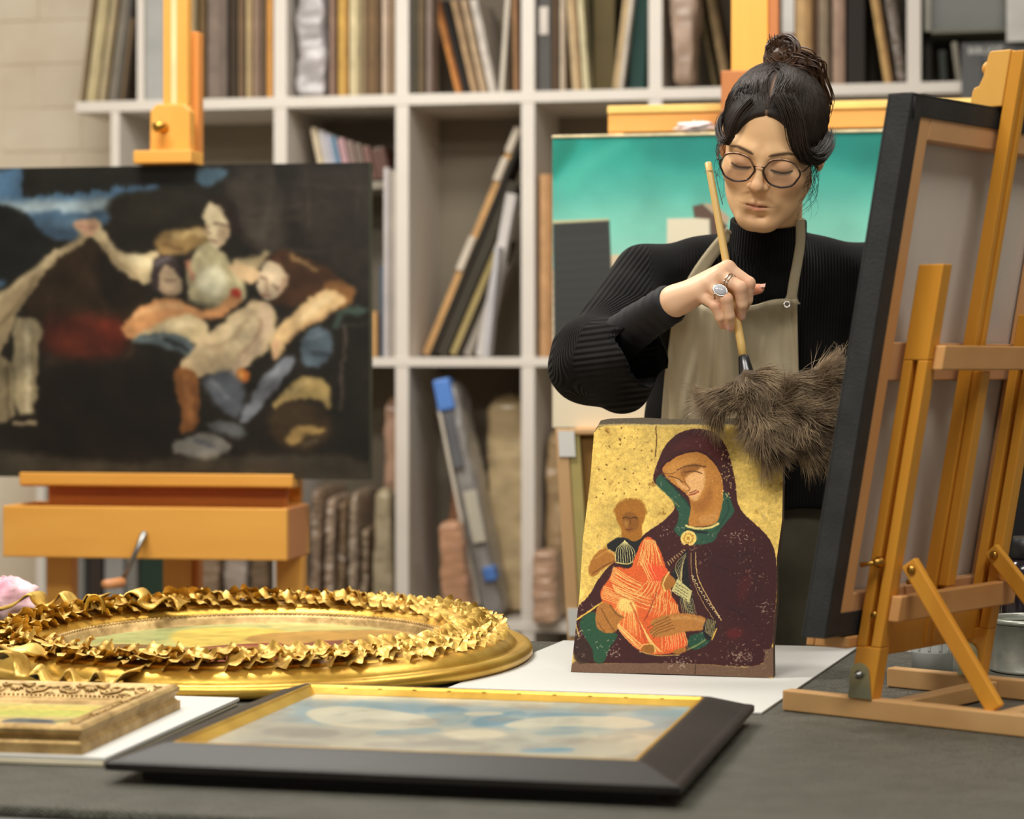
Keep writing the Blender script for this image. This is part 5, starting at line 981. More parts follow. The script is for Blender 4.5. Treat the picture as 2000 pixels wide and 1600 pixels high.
obj('handle', MB(FC.M).box((.235,-.02,.55), (.245,-.0005,.7)), STEEL, cab, bev=.002); obj('label_strip', MB(FC.M).box((.02,-.003,FC.z(1985,1112)), (.12,-.0005,FC.z(1985,1086))), BOARDW, cab)
pk = Vector((-.835, 3.785, TZ+.0005))
rag('pink_cloth', tuple(pk), .058, .042, .042, mat('pink_tissue', (214,150,170), .8, c2=(240,214,216), scale=14), 'soft pink cloth heap behind the oval frame at the left edge', 'cloth', 7.7)
# ------------------------------------------------------------------ the person
pe = thing('person', 'person in round glasses, black knit sweater and khaki apron looking down, holding a brush', 'person', (.42, 3.95, 0))
f32 = np.float32
# --- head in its own axes: x right, y back, z up, origin between the ears at eye height
HO = P(1507, 283, 3.595)
RH = (Matrix.Rotation(math.radians(9.5), 3, 'Y') @ Matrix.Rotation(math.radians(-14), 3, 'Z') @ Matrix.Rotation(math.radians(28), 3, 'X'))
RHn = np.array(RH); HOn = np.array(HO)
def H(p): return RH @ Vector(p)+HO
def head_sdf(X, Y, Z):
    AX = np.abs(X)
    f = s_ell(X, Y, Z, (0,.016,.030), (.0735,.096,.086))
    f = smin(f, s_ell(X, Y, Z, (0,-.030,-.028), (.0605,.054,.080)), .03)
    f = smin(f, s_ell(X, Y, Z, (0,-.034,-.070), (.0465,.047,.044)), .025)
    f = smin(f, s_cap(AX, Y, Z, (.050,-.002,-.054), (.017,-.066,-.098), .016, .013), .03)
    f = smin(f, s_ell(X, Y, Z, (0,-.073,-.099), (.019,.015,.014)), .022)
    f = smin(f, s_ell(AX, Y, Z, (.041,-.057,-.026), (.022,.019,.021)), .022)                    # cheeks
    f = smin(f, s_cap(AX, Y, Z, (.012,-.0805,.016), (.044,-.066,.017), .0075), .018)              # brow
    f = smax(f, -s_ell(AX, Y, Z, (.032,-.097,-.003), (.0185,.0165,.0135)), .012)                  # sockets
    f = smin(f, s_ell(AX, Y, Z, (.0315,-.0715,-.003), (.0150,.0122,.0120)), .005)                 # lidded eyeballs
    f = smin(f, s_cap(X, Y, Z, (0,-.082,.010), (0,-.1015,-.028), .0062, .0082), .011)             # nose
    f = smin(f, s_ell(X, Y, Z, (0,-.1030,-.0305), (.0092,.0092,.0085)), .006)
    f = smin(f, s_ell(AX, Y, Z, (.0112,-.0930,-.0335), (.0066,.0085,.0065)), .006)
    f = smax(f, -s_ell(AX, Y, Z, (.0062,-.0980,-.0408), (.0030,.0045,.0026)), .002)
    f = smin(f, s_ell(X, Y, Z, (0,-.0765,-.068), (.027,.014,.017)), .014)                          # mouth mound
    f = smin(f, s_cap(AX, Y, Z, (.0045,-.0910,-.0625), (.0215,-.0800,-.0668), .0042, .0018), .004)
    f = smin(f, s_cap(AX, Y, Z, (0,-.0893,-.0738), (.0185,-.0805,-.0700), .0062, .0026), .005)
    f = smax(f, -s_cap(AX, Y, Z, (0,-.0962,-.0678), (.023,-.0830,-.0682), .0016, .0012), .003)
    f = smax(f, -s_cap(AX, Y, Z, (0,-.0930,-.046), (0,-.0940,-.056), .003), .004)
    f = smax(f, -s_cap(AX, Y, Z, (0,-.0935,-.0850), (.010,-.0885,-.0845), .0030), .012)
    e = s_ell(AX, Y, Z, (.0765,.012,-.006), (.0085,.019,.031)); e = smax(e, -s_ell(AX, Y, Z, (.0845,.008,-.004), (.006,.011,.019)), .004)
    f = smin(f, e, .006)
    # lids: upper lid edge and lower lid crease (eyes cast down)
    r = np.sqrt(((AX-.0315)/.0145)**2+((Z+.0095+.0022*(1-((AX-.0315)/.014)**2))/.0012)**2); f = f+np.where(Y < -.06, .0014*np.exp(-r*r), 0)
    r2 = np.sqrt(((AX-.0315)/.013)**2+((Z-.0062)/.0012)**2); f = f+np.where(Y < -.06, .0007*np.exp(-r2*r2), 0)
    f = smin(f, s_cap(X, Y, Z, (0,.026,-.07), (0,.078,-.190), .050, .050), .025)                   # neck
    return f
hv, hq = net(head_sdf, (-.096,-.124,-.19), (.096,.125,.13), .0016)
# skin colours by place on the face
x, y, z = np.abs(hv[:,0]), hv[:,1], hv[:,2]; base = np.array(lin((245,199,148)))
hc = np.tile(base, (len(hv), 1)); g = lambda cx, cy, cz, rx, ry, rz: np.exp(-(((x-cx)/rx)**2+((y-cy)/ry)**2+((z-cz)/rz)**2))
def mixc(w, c, a=1):
    global hc
    w = np.clip(w*a, 0, 1)[:, None]; hc = hc*(1-w)+np.array(lin(c))*w
front = (y < -.045)
mixc(g(.042,-.06,-.03,.024,.04,.022), (230,166,136), .45); mixc(g(0,-.1,-.03,.016,.02,.012), (230,164,134), .45); mixc(g(0,-.07,-.1,.03,.03,.02), (228,176,142), .35)
lipw = np.clip(1.5-np.sqrt((x/.0225)**2+((z+.0682)/.0098)**2)*1.5, 0, 1)*front*(y < -.072); mixc(lipw, (206,122,104), .75)
mixc(np.exp(-((x/.022)**2+((z+.0676)/.0012)**2)**1)*front*(y < -.076), (96,44,38), .9)
bz = .0165+.0040*np.sin(np.clip((x-.012)/.042, 0, 1)*2.2)-.003*np.clip((x-.04)/.012, 0, 1); bw = .0028*np.clip((x-.010)/.006, 0, 1)*np.clip((.056-x)/.022, 0, 1)**.7
mixc(np.clip(1.5-np.abs(z-bz)/(bw+1e-5), 0, 1)*((x > .011) & (x < .056))*front, (58,40,30), .92)
mixc(np.exp(-(((x-.0315)/.016)**2+((z-.001)/.010)**2)**2)*front, (206,150,118), .5)
lz_ = -.0095-.0022*(1-((x-.0315)/.014)**2); mixc(np.clip(1.7-np.abs(z-lz_)/.0015, 0, 1)*(np.abs(x-.0315) < .0165)*front, (26,18,16), .95)
mixc(np.clip(1.5-np.abs(z-lz_+.0016)/.0012, 0, 1)*(np.abs(x-.0315) < .013)*front, (70,50,42), .5)
mixc((x > .074)*np.exp(-((z+.006)/.03)**2), (230,160,132), .5)
hvw = hv @ RHn.T+HOn
# --- hand and forearm (photo's hand: back of the hand up, fingers closed round the handle)
D0 = 3.42
hp_ = lambda px, py, dd=0: tuple(P(px, py, D0+dd))
WR = hp_(1318,588,.02); WRb = hp_(1268,621,.066)
fin = {'index': [hp_(1421,524,-.002), hp_(1463,553,-.012), hp_(1459,586,-.003), hp_(1451,606,.010)],
       'middle': [hp_(1405,538,-.012), hp_(1446,562,-.030), hp_(1449,594,-.022), hp_(1447,618,-.010)],
       'ring': [hp_(1384,556,-.014), hp_(1419,584,-.036), hp_(1424,617,-.029), hp_(1426,640,-.018)],
       'little': [hp_(1364,574,-.008), hp_(1397,597,-.026), hp_(1406,620,-.022), hp_(1412,636,-.014)]}
frad = {'index': (.0105,.0092,.0082,.0066), 'middle': (.0108,.0096,.0084,.0068), 'ring': (.0102,.0090,.0080,.0064), 'little': (.0088,.0078,.0070,.0056)}
TH = [hp_(1380,570,.03), hp_(1425,572,.034), hp_(1458,568,.022), hp_(1483,564,.014)]; TR = (.013,.0112,.0098,.0074)
def hand_sdf(X, Y, Z):
    pal = s_cap(X, Y, Z, WRb, WR, .0235, .0225)
    for k, r in (('index',.0125),('middle',.0128),('ring',.0122),('little',.0112)):
        pal = smin(pal, s_cap(X, Y, Z, WR, fin[k][0], .0165, r), .012)
    pal = smin(pal, s_cap(X, Y, Z, hp_(1345,582,.02), TH[0], .016, .014), .014)
    fs = None
    for k in fin:
        p, r = fin[k], frad[k]; q = s_cap(X, Y, Z, p[0], p[1], r[0], r[1])
        q = smin(q, s_cap(X, Y, Z, p[1], p[2], r[1]*1.02, r[2]), .003); q = smin(q, s_cap(X, Y, Z, p[2], p[3], r[2]*1.02, r[3]), .003)
        pal = smin(pal, q, .0045) if fs is None else np.minimum(smin(pal, q, .0035), smin(pal, q, .0015)); fs = 1
    t = s_cap(X, Y, Z, TH[0], TH[1], TR[0], TR[1])
    for i in (1, 2): t = smin(t, s_cap(X, Y, Z, TH[i], TH[i+1], TR[i], TR[i+1]), .004)
    return smin(pal, t, .005)
allp = np.array([WR, WRb]+TH+sum(fin.values(), []))
gv, gq = net(hand_sdf, tuple(allp.min(0)-.034), tuple(allp.max(0)+.024), .0014)
gc = np.tile(np.array(lin((240,197,160))), (len(gv), 1))
def near(pt, r): return np.exp(-(((gv-np.array(pt))**2).sum(1)/r**2))
for k in fin:
    for i, a in ((0,.3),(1,.4),(3,.5)): w = (near(fin[k][i], .012)*a)[:, None]; gc = gc*(1-w)+np.array(lin((226,150,124)))*w
w = (near(TH[3], .018)*.7+near(TH[2], .012)*.4).clip(0, 1)[:, None]; gc = gc*(1-w)+np.array(lin((236,138,104)))*w
# --- torso, legs under the clothes
SH = tuple(P(1268,556,3.78)); SHR = tuple(P(1706,560,3.84)); EL = tuple(P(1154,712,3.64)); NB = tuple(P(1497,500,3.745)); XC = .41
ELR = tuple(P(1790,800,3.78)); WRR = tuple(P(1700,985,3.60))
CUF0 = tuple(P(1164,700,3.615)); CUF1 = tuple(P(1262,688,3.515))
def core_sdf(X, Y, Z):
    f = s_cap(X, Y, Z, NB, (XC,3.82,1.28), .045, .06); f = smin(f, s_ell(X, Y, Z, (XC,3.86,1.20), (.15,.09,.16)), .05); f = smin(f, s_ell(X, Y, Z, (XC,3.95,.95), (.16,.11,.18)), .06)
    for S_ in (SH, SHR): f = smin(f, s_cap(X, Y, Z, (XC,3.82,1.33), (S_[0],S_[1],S_[2]-.02), .045, .035), .04)
    f = smin(f, s_cap(X, Y, Z, SH, EL, .038, .032), .03); f = smin(f, s_cap(X, Y, Z, EL, CUF0, .03, .03), .01); f = smin(f, s_cap(X, Y, Z, CUF0, WRb, .028, .022), .02)
    f = smin(f, s_cap(X, Y, Z, SHR, ELR, .042, .036), .03); f = smin(f, s_cap(X, Y, Z, ELR, WRR, .033, .024), .02)
    f = smin(f, s_cap(X, Y, Z, WRR, (WRR[0]-.06,WRR[1]-.05,WRR[2]-.03), .026, .016), .02)
    for s_ in (-1, 1): f = smin(f, s_cap(X, Y, Z, (XC+s_*.09,3.96,.88), (XC+s_*.1,3.98,.48), .08, .055), .04); f = smin(f, s_cap(X, Y, Z, (XC+s_*.1,3.98,.48), (XC+s_*.1,4.02,.07), .055, .036), .03)
    return f
cv, cq_ = net(core_sdf, (.03,3.38,.02), (.78,4.12,1.50), .012)
SKIN = colmat('skin', .46, sss=.12, spec=.4, bump=.06, bscale=600)
npmesh('body', [(hvw, hq), (gv, gq), (cv, cq_)], SKIN, pe, np.vstack([hc, gc, np.tile(base, (len(cv), 1))]))
# nails
NAILM = mat('nail', (232,186,168), .2, coat=.3, var=.03)
def nail(c, ax, up, w, l):
    nm = MB()
    c, ax, up = Vector(c), Vector(ax).normalized(), Vector(up).normalized(); up = (up-ax*up.dot(ax)).normalized(); sd = ax.cross(up)
    nm.grid(lambda u, v: c+ax*((v-.5)*l)+sd*((u-.5)*w)+up*(.0009-(2*(u-.5))**2*.0016-(max(0, v-.6))**2*.004), 7, 6); obj('nail', nm, NAILM, pe, recalc=False)
tv = Vector(TH[3])-Vector(TH[2]); nail(Vector(TH[3])+Vector((.003,-.0045,.0050)), tv, (.2,-.6,.75), .010, .012)
for k in ('middle','ring'): v = Vector(fin[k][3])-Vector(fin[k][2]); nail(Vector(fin[k][3])+Vector((.0028 if k == 'middle' else -.001,-frad[k][3]*.98,-.001)), v, (.2,-1,0), .0085, .010)
# rings
rg = thing_ = None
def ring(pa, pb, t, r, w): 
    a, b = Vector(pa), Vector(pb); c = a+(b-a)*t; ax = (b-a).normalized(); u = ax.cross(Vector((0,0,1))).normalized(); v = ax.cross(u)
    return MB().tube([c+(u*math.cos(q)+v*math.sin(q))*r for q in np.linspace(0, 2*math.pi, 25)], w, 6, flat=1), c
SILV = mat('silver', (214,208,200), .2, 1, .05)
m1, c1 = ring(fin['middle'][0], fin['middle'][1], .42, .0116, .0011); m2, _ = ring(fin['middle'][0], fin['middle'][1], .54, .0115, .0009); obj('silver_ring', m1, SILV, pe); obj('silver_ring', m2, SILV, pe)
m3, c3 = ring(fin['ring'][0], fin['ring'][1], .60, .0110, .0012); rr_ = obj('stone_ring', m3, SILV, pe)
st_ = MB(); sc_ = c3+Vector((.000,-.0125,.004))
nx = Vector((.05,-1,.35)).normalized(); ux = Vector((.82,0,-.55)).normalized(); vx = nx.cross(ux).normalized(); ux = vx.cross(nx)
st_.grid(lambda u, v: sc_+(ux*math.cos(2*math.pi*u)*.0105+vx*math.sin(2*math.pi*u)*.0082)*math.sin(v*math.pi/2+.0001)+nx*.0046*math.cos(v*math.pi/2), 24, 7, True, True)
obj('stone', st_, mat('moonstone', (196,198,204), .15, coat=.5, var=.05), rr_, recalc=False)
obj('bezel', MB().tube([sc_+ux*math.cos(q)*.0108+vx*math.sin(q)*.0085 for q in np.linspace(0, 2*math.pi, 25)], .0011, 6), SILV, rr_)
# --- sweater: one knitted surface
def torso_sdf(X, Y, Z):
    f = s_cap((X-XC)/1.62+XC, Y, Z, (XC,3.93,.98), (XC,3.845,1.28), .122, .106)
    f = smin(f, s_cap(X, Y, Z, (NB[0]-.02,NB[1]+.03,NB[2]-.008), SH, .058, .060), .05); f = smin(f, s_cap(X, Y, Z, (NB[0]+.02,NB[1]+.03,NB[2]-.008), SHR, .058, .060), .05)
    f = smin(f, s_cap(X, Y, Z, (NB[0],NB[1]+.01,NB[2]-.03), (NB[0],NB[1]-.0,NB[2]), .07, .062), .03)
    f = smin(f, s_cap(X, Y, Z, SHR, ELR, .066, .07), .04); f = smin(f, s_cap(X, Y, Z, ELR, WRR, .062, .04), .03)
    return f
def sweater_sdf(X, Y, Z):
    f = torso_sdf(X, Y, Z)
    a = s_cap(X, Y, Z, SH, EL, .064, .062)
    a = smin(a, s_cap(X, Y, Z, CUF0, CUF1, .064, .056), .03)
    a = smin(a, s_cap(X, Y, Z, tuple(P(1152,706,3.62)), tuple(P(1214,752,3.57)), .044, .045), .03); a = smin(a, s_cap(X, Y, Z, tuple(P(1130,700,3.63)), tuple(P(1126,690,3.64)), .03), .03)
    a = a+.0045*np.sin(((X-EL[0])*.6+(Z-EL[2]))*62+Y*30)*np.exp(-(((X-EL[0])/.09)**2+((Z-EL[2])/.08)**2))
    e = [CUF1[i]-CUF0[i] for i in range(3)]; L = math.sqrt(sum(v*v for v in e)); e = [v/L for v in e]
    cut = -((X-CUF1[0])*.86+(Y-CUF1[1])*-.42+(Z-CUF1[2])*.08-.016+.22*(Z-CUF1[2])); cap_ = s_cap(X, Y, Z, tuple(CUF1[i]-e[i]*.03 for i in range(3)), tuple(CUF1[i]+e[i]*.2 for i in range(3)), .049, .06)
    a = smax(a, -np.maximum(cap_, -.5), .010); a = np.where(np.abs(X-CUF1[0]) < .2, smax(a, -cut, .010), a)
    f = smin(f, a, .022)
    f = smax(f, -s_cap(X, Y, Z, (NB[0],NB[1]-.0,NB[2]+.02), (NB[0]+.0,NB[1]-.05,NB[2]+.14), .049, .049), .004)
    f = smax(f, .955-Z, .01)
    return f+.0022*np.sin(X*55+Z*23)*np.sin(Z*37+Y*20)
sv, sq = net(sweater_sdf, (.03,3.42,.93), (.80,4.07,1.56), .0042)
ra = np.array(SH); rb = np.array(EL); ax = (rb-ra)/np.linalg.norm(rb-ra); side = np.array((-ax[2], 0, ax[0]))
ta = ((sv-ra) @ ax)/np.linalg.norm(rb-ra); inarm = np.clip((XC-.145-sv[:,0])/.04, 0, 1)
fx = np.array(CUF1)-np.array(CUF0); fx /= np.linalg.norm(fx); fside = np.array((-fx[2], 0, fx[0])); infore = np.clip(((sv-rb) @ fx+.0)/.05, 0, 1)*inarm*np.clip((SH[2]-.02-sv[:,2])/.05, 0, 1)
ribc = (sv[:,0]*(1-inarm)+((sv-ra) @ side)*inarm*(1-infore)+((sv-rb) @ fside)*infore)
KNIT = mat('black_knit', (19,18,17), .95, var=.2, scale=40, spec=.12)
def ribbump(m, fr, st):
    nt = m.node_tree; L = nt.links.new; a = nt.nodes.new('ShaderNodeAttribute'); a.attribute_name = 'rib'; mm = nt.nodes.new('ShaderNodeMath'); mm.operation = 'MULTIPLY'; mm.inputs[1].default_value = fr
    s_ = nt.nodes.new('ShaderNodeMath'); s_.operation = 'SINE'; bp = nt.nodes.new('ShaderNodeBump'); bp.inputs['Strength'].default_value = st; bp.inputs['Distance'].default_value = .003
    L(a.outputs['Fac'], mm.inputs[0]); L(mm.outputs[0], s_.inputs[0]); L(s_.outputs[0], bp.inputs['Height']); L(bp.outputs[0], nt.nodes['Principled BSDF'].inputs['Normal'])
    nt.nodes['Principled BSDF'].inputs['Sheen Weight'].default_value = .04; nt.nodes['Principled BSDF'].inputs['Sheen Roughness'].default_value = .5
ribbump(KNIT, 1150, .5)
npmesh('sweater', [(sv, sq)], KNIT, pe, attrs={'rib': ribc})
def gcol(u, v):                                         # turtleneck collar
    a = 2*math.pi*u; z = v; c = Vector(NB)+Vector((0, .006-.036*z, -.03+.085*z)); r = .0615-.004*z+.002*math.sin(a*9)*0; lip = .006*max(0, z-.8)
    return c+Vector((math.cos(a)*(r+.001), math.sin(a)*r*.95, .016*z*math.sin(a)))
co = npmesh('turtleneck', [(np.array([gcol(i/48, j/14) for j in range(15) for i in range(48)]), np.array([(j*48+i, j*48+(i+1) % 48, (j+1)*48+(i+1) % 48, (j+1)*48+i) for j in range(14) for i in range(48)]))], KNIT, pe, attrs={'rib': np.array([i/48*.38 for j in range(15) for i in range(48)])})
sm_ = co.modifiers.new('Solid', 'SOLIDIFY'); sm_.thickness = .006; sm_.offset = 0
# tight under-sleeve with wrinkles
us = MB(); a, b = Vector(CUF0), Vector(WR)+(Vector(WR)-Vector(WRb)).normalized()*-.004
pts = [a.lerp(b, t) for t in np.linspace(0, 1, 40)]
for i, p in enumerate(pts): t = i/39; p.z += .004*math.sin(t*math.pi); 
us.tube(pts, [.040-.0125*(i/39)+.0011*math.sin(i*1.9)*math.sin(i*.37)+(.0018 if i in (33,34,36,37) else 0) for i in range(40)], 20)
obj('under_sleeve', us, mat('black_jersey', (26,25,28), .65, var=.15, scale=30, spec=.3), pe, recalc=True)
# --- apron and straps
KH = mat('khaki_cotton', (180,167,138), .85, var=.06, scale=10, bump=.12, bscale=700)
def front_d(px, py, fn=torso_sdf):
    ds = np.arange(3.45, 4.05, .002); k = (px-1000)/F; f = fn(k*ds, ds, CZ+(HY-py)/F*ds); i = np.argmax(f < 0)
    return ds[i] if f[i] < 0 else 3.80
def ap(u, v):
    top = 584+26*math.exp(-((u-.34)/.16)**2)+14*math.exp(-((u-.62)/.14)**2)-6*(1-u)
    xl = np.interp(v, [0,.25,.6,1], [1318,1296,1278,1268]); xr = np.interp(v, [0,.22,.30,.42,1], [1557,1560,1555,1530,1500]); x = xl+(xr-xl)*u; yb = 1290; y_ = top+(yb-top)*v
    d = max(front_d(x, min(y_, 1000)), 0); d = min(d, 3.80+.0)
    w = math.exp(-((u-.30)/.22)**2)*math.exp(-(v/.18)**2)
    fold = -.020*math.exp(-((u-.42-v*.5)/.05)**2)*math.exp(-(v/.3)**2)-.012*math.exp(-((u-.25+v*.35)/.04)**2)*math.exp(-((v-.25)/.25)**2)+.011*math.exp(-((u-.36)/.03)**2)*math.exp(-((v-.3)/.25)**2)+.010*math.sin(u*9+v*6)*math.exp(-v*1.2)+.007*math.sin(u*17-v*13)*math.exp(-((v-.2)/.3)**2)-.022*w+.006*math.sin(u*26+v*4)*v
    return P(x, y_, d-.018+min(fold*1.5, .009))
apn = obj('apron', MB().grid(ap, 64, 70), KH, pe, recalc=False); q = apn.modifiers.new('Solid', 'SOLIDIFY'); q.thickness = .002
def coll_sdf(X, Y, Z): return np.minimum(torso_sdf(X, Y, Z), s_cap(X, Y, Z, (NB[0],NB[1]+.006,NB[2]-.03), (NB[0],NB[1]-.03,NB[2]+.055), .064, .061))
def strap(pts, w, name='apron_strap', off=.008):
    c = chaikin(pts, 3, False); n = len(c)
    dd = np.array([front_d(p[0], p[1], coll_sdf) for p in c]); dd = np.convolve(np.pad(dd, 4, mode='edge'), np.ones(9)/9, 'valid')
    def fn(u, v):
        i = round(u*(n-1)); tx, ty = (c[min(n-1, i+1)]-c[max(0, i-1)]); L = math.hypot(tx, ty); ww = np.interp(u, [0,.85,1], [w, w*1.1, w*2.0]); return P(c[i][0]-ty/L*(v-.5)*ww, c[i][1]+tx/L*(v-.5)*ww, dd[i]-off)
    o = obj(name, MB().grid(fn, n, 4), KH, pe, recalc=False); q = o.modifiers.new('Solid', 'SOLIDIFY'); q.thickness = .0025
strap([(1428,452),(1404,478),(1372,520),(1348,560),(1334,596)], 24); strap([(1563,428),(1564,470),(1558,510),(1550,550),(1545,590)], 18)
ec = P(1537, 595, front_d(1537, 595)-.0175)
obj('eyelet', MB().lathe([(.0028,0),(.0058,.0002),(.0062,.0012),(.005,.0018),(.003,.0012),(.0028,0)], ec, 20, (0,-1,.2), cap=False), SILV, pe)
# --- trousers, shoes
def tr_sdf(X, Y, Z):
    f = s_ell(X, Y, Z, (XC,3.96,.93), (.185,.125,.16))
    for s_ in (-1, 1): f = smin(f, s_cap(X, Y, Z, (XC+s_*.09,3.97,.88), (XC+s_*.105,3.99,.48), .098, .082), .03); f = smin(f, s_cap(X, Y, Z, (XC+s_*.105,3.99,.48), (XC+s_*.105,4.02,.08), .082, .07), .03)
    f = f+.003*np.sin(X*40+Z*25)*np.sin(Z*33)
    return smax(f, Z-1.02, .01)
tvv, tq = net(tr_sdf, (.17,3.8,.03), (.66,4.15,1.04), .01)
npmesh('trousers', [(tvv, tq)], mat('olive_trousers', (92,88,72), .9, var=.15, scale=20), pe)
for s_ in (-1, 1): obj('shoe', MB().ball((XC+s_*.105,3.95,.045), .05, 16, 10, (.95,2.6,.9)), mat('dark_shoe', (40,36,34), .6), pe)
# --- glasses
gl = MB(); rim2 = MB(); lens = []
for s_ in (-1, 1):
    cx, cy, cz_ = s_*.0345, -.0985, -.0055
    q = []
    for k in range(49):
        a = 2*math.pi*k/48; rr2 = 1+.016*math.cos(6*a)+.012*math.cos(8*a); q.append(H((cx+.0272*math.cos(a)*rr2, cy+.006*abs(math.cos(a))*0+.9*max(0,abs(cx+.0272*math.cos(a))-.03)**2*8, cz_+.0228*math.sin(a)*rr2-.0016*s_*math.cos(a)*0)))
    gl.tube(q, .00155, 8, cap=False)
    rim2.tube([p+RH @ Vector((0,-.0012,.0012)) for p in q[2:23]], .0008, 6)
    lens.append(q)
    gl.tube([H((s_*.0620,-.0920,-.001)), H((s_*.068,-.086,.0)), H((s_*.0745,-.05,.0)), H((s_*.0775,.0,.006)), H((s_*.078,.016,.004)), H((s_*.077,.028,-.012))], .0013, 6)
glo = obj('glasses', gl, mat('tortoise_rim', (44,28,24), .25, spec=.6), pe)
rim2.tube([H((-.0072,-.0985,.000)), H((-.003,-.101,.0022)), H((.003,-.101,.0022)), H((.0072,-.0985,.000))], .0010, 6)
for s_ in (-1,1): rim2.tube([H((s_*.0078,-.097,-.008)), H((s_*.0088,-.0945,-.012)), H((s_*.0098,-.092,-.015))], .0012, 6)
obj('rim_metal', rim2, mat('rose_metal', (206,170,150), .25, 1, .05), glo)
LENS = glassy('lens', (255,253,250), .04, .03)
for q in lens: c = sum(q[:-1], Vector())/48; obj('lens', MB().add([c]+q[:-1], [(0, 1+i, 1+(i+1) % 48) for i in range(48)], True), LENS, glo, recalc=False)
# --- hair
def hair_sdf(X, Y, Z):
    AX = np.abs(X)
    f = s_ell(X, Y, Z, (0,.018,.034), (.0805,.1015,.0905)); f = smin(f, s_ell(X, Y, Z, (0,.07,-.02), (.062,.05,.07)), .03)
    f = smax(f, -s_ell(X, Y, Z, (0,-.112,-.022), (.0645,.088,.1075)), .006); f = smax(f, -s_ell(AX, Y, Z, (.082,.0,-.02), (.03,.05,.042)), .008)
    f = smax(f, -s_ell(X, Y, Z, (0,-.02,-.10), (.09,.11,.07)), .01)
    f = f+.0016*np.exp(-((X+.0015)/.0022)**2)*(Z > .06)
    return f
av, aq = net(hair_sdf, (-.09,-.09,-.10), (.09,.135,.15), .0018)
HAIRM = mat('dark_brown_hair', (46,35,28), .5, var=.35, scale=30, spec=.4); HAIRB = mat('brown_hair', (78,52,34), .42, var=.35, scale=30, spec=.5)
# colour: a thin pale parting over the forehead
hcol = np.tile(np.array(lin((40,31,26))), (len(av), 1)); pw = np.exp(-((av[:,0]+.0015)/.0018)**2)*(av[:,2] > .05)*(av[:,1] < .0)*np.clip((.0-av[:,1])/.03, 0, 1); hcol = hcol*(1-.55*pw[:, None])+np.array(lin((170,134,112)))*.55*pw[:, None]
hm = colmat('hair_cap', .55, spec=.3); hair = npmesh('hair', [(av @ RHn.T+HOn, aq)], hm, pe, hcol)
def strands(name, curves, m, par, r=.0006, n=3, tip=.25):
    """curves: list of (k,3) arrays of equal length -> thin tapered strands in one mesh"""
    C = np.array(curves); N, k, _ = C.shape; T_ = np.gradient(C, axis=1); T_ /= np.linalg.norm(T_, axis=2, keepdims=True)+1e-12
    ref = np.where(np.abs(T_[..., 2:3]) < .9, np.array([0,0,1.]), np.array([1.,0,0])); U = np.cross(T_, ref); U /= np.linalg.norm(U, axis=2, keepdims=True)+1e-12; V_ = np.cross(T_, U)
    rad = (r*np.interp(np.linspace(0, 1, k), [0,.6,1], [1,.9,tip]))[None, :, None]*(np.ones((N, 1, 1)) if not hasattr(r, 'shape') else 1)
    rings = np.stack([C+(U*math.cos(2*math.pi*j/n)+V_*math.sin(2*math.pi*j/n))*rad for j in range(n)], 2)      # N,k,n,3
    vs = rings.reshape(-1, 3); b = (np.arange(N)[:, None, None]*k+np.arange(k-1)[None, :, None])*n; j = np.arange(n)[None, None, :]; j2 = (j+1) % n
    q = np.stack([b+j, b+j2, b+n+j2, b+n+j], -1).reshape(-1, 4); return npmesh(name, [(vs, q)], m, par)
# combed strands over the cap from hairline to the bun
rs = np.random.default_rng(3); bun = np.array((-.004,.052,.128)); cs = []
def on_cap(p):
    c = np.array((0,.018,.034)); r = np.array((.0815,.1025,.0915)); d = (p-c)/r; return c+d/np.linalg.norm(d)*r
for i in range(2400):
    a = rs.uniform(-1, 1); ang = a*2.35
    st0 = np.array((.078*math.sin(ang), .018-.092*math.cos(ang), max(-.045, .086-.22*abs(math.sin(ang/2))**2.0)+rs.uniform(0,.03))); st0 = on_cap(st0); k = 9; path = []
    en = on_cap(bun+np.array((rs.normal(0,.016), rs.normal(0,.014), 0)))
    sg = 1 if a > 0 else -1; wv_ = rs.normal(0,.004)
    for t in np.linspace(0, 1, k): p = st0*(1-t)+en*t+np.array((sg*.022*math.sin(math.pi*t)*(1-abs(a)), 0, .03*math.sin(math.pi*t))); p = on_cap(p); p += (p-np.array((0,.018,.034)))*(rs.uniform(-.008,.008)+.006*math.sin(t*7+wv_*900))*min(1, t*4)-.0012*(1-min(1, t*6))*(p-np.array((0,.018,.034)))/.09; path.append(p)
    cs.append(np.array(path) @ RHn.T+HOn)
strands('combed_hair', cs, HAIRM, hair, .0007)['kind'] = 'stuff'
# bun: coiled locks and loose ends
cs = []; bo_ = np.array((-.004,.050,.133))
for i in range(260):
    R0 = rs.uniform(.008,.025); t0 = rs.uniform(0, 6.28); tl = rs.uniform(-.6,.6); ln = rs.uniform(2,4.6); t = np.linspace(t0, t0+ln, 12)
    p = np.stack([R0*np.cos(t)*1.1, R0*np.sin(t)*.8*np.cos(tl)+rs.normal(0,.004), R0*np.sin(t)*(.75+.3*np.sin(tl))+rs.normal(0,.004)], 1)+bo_; cs.append(p @ RHn.T+HOn)
for i in range(26):
    d = rs.normal(0, 1, 3); d[2] = abs(d[2])*.8; d /= np.linalg.norm(d); t = np.linspace(0, 1, 12)[:, None]; p = bo_+d*.016+d*t*rs.uniform(.004,.012)+np.cross(d, (0,-1,0))*.014*t*t+np.array((-.008*rs.random(), 0, .003))*t*t; cs.append(p @ RHn.T+HOn)
strands('bun', cs, HAIRB, hair, .0017, 4)['kind'] = 'stuff'
bc_, bq = net(lambda X, Y, Z: s_ell(X, Y, Z, (-.004,.05,.127), (.020,.018,.018))+.0008*np.sin(X*260+Z*180), (-.05,.0,.03), (.09,.12,.18), .002)
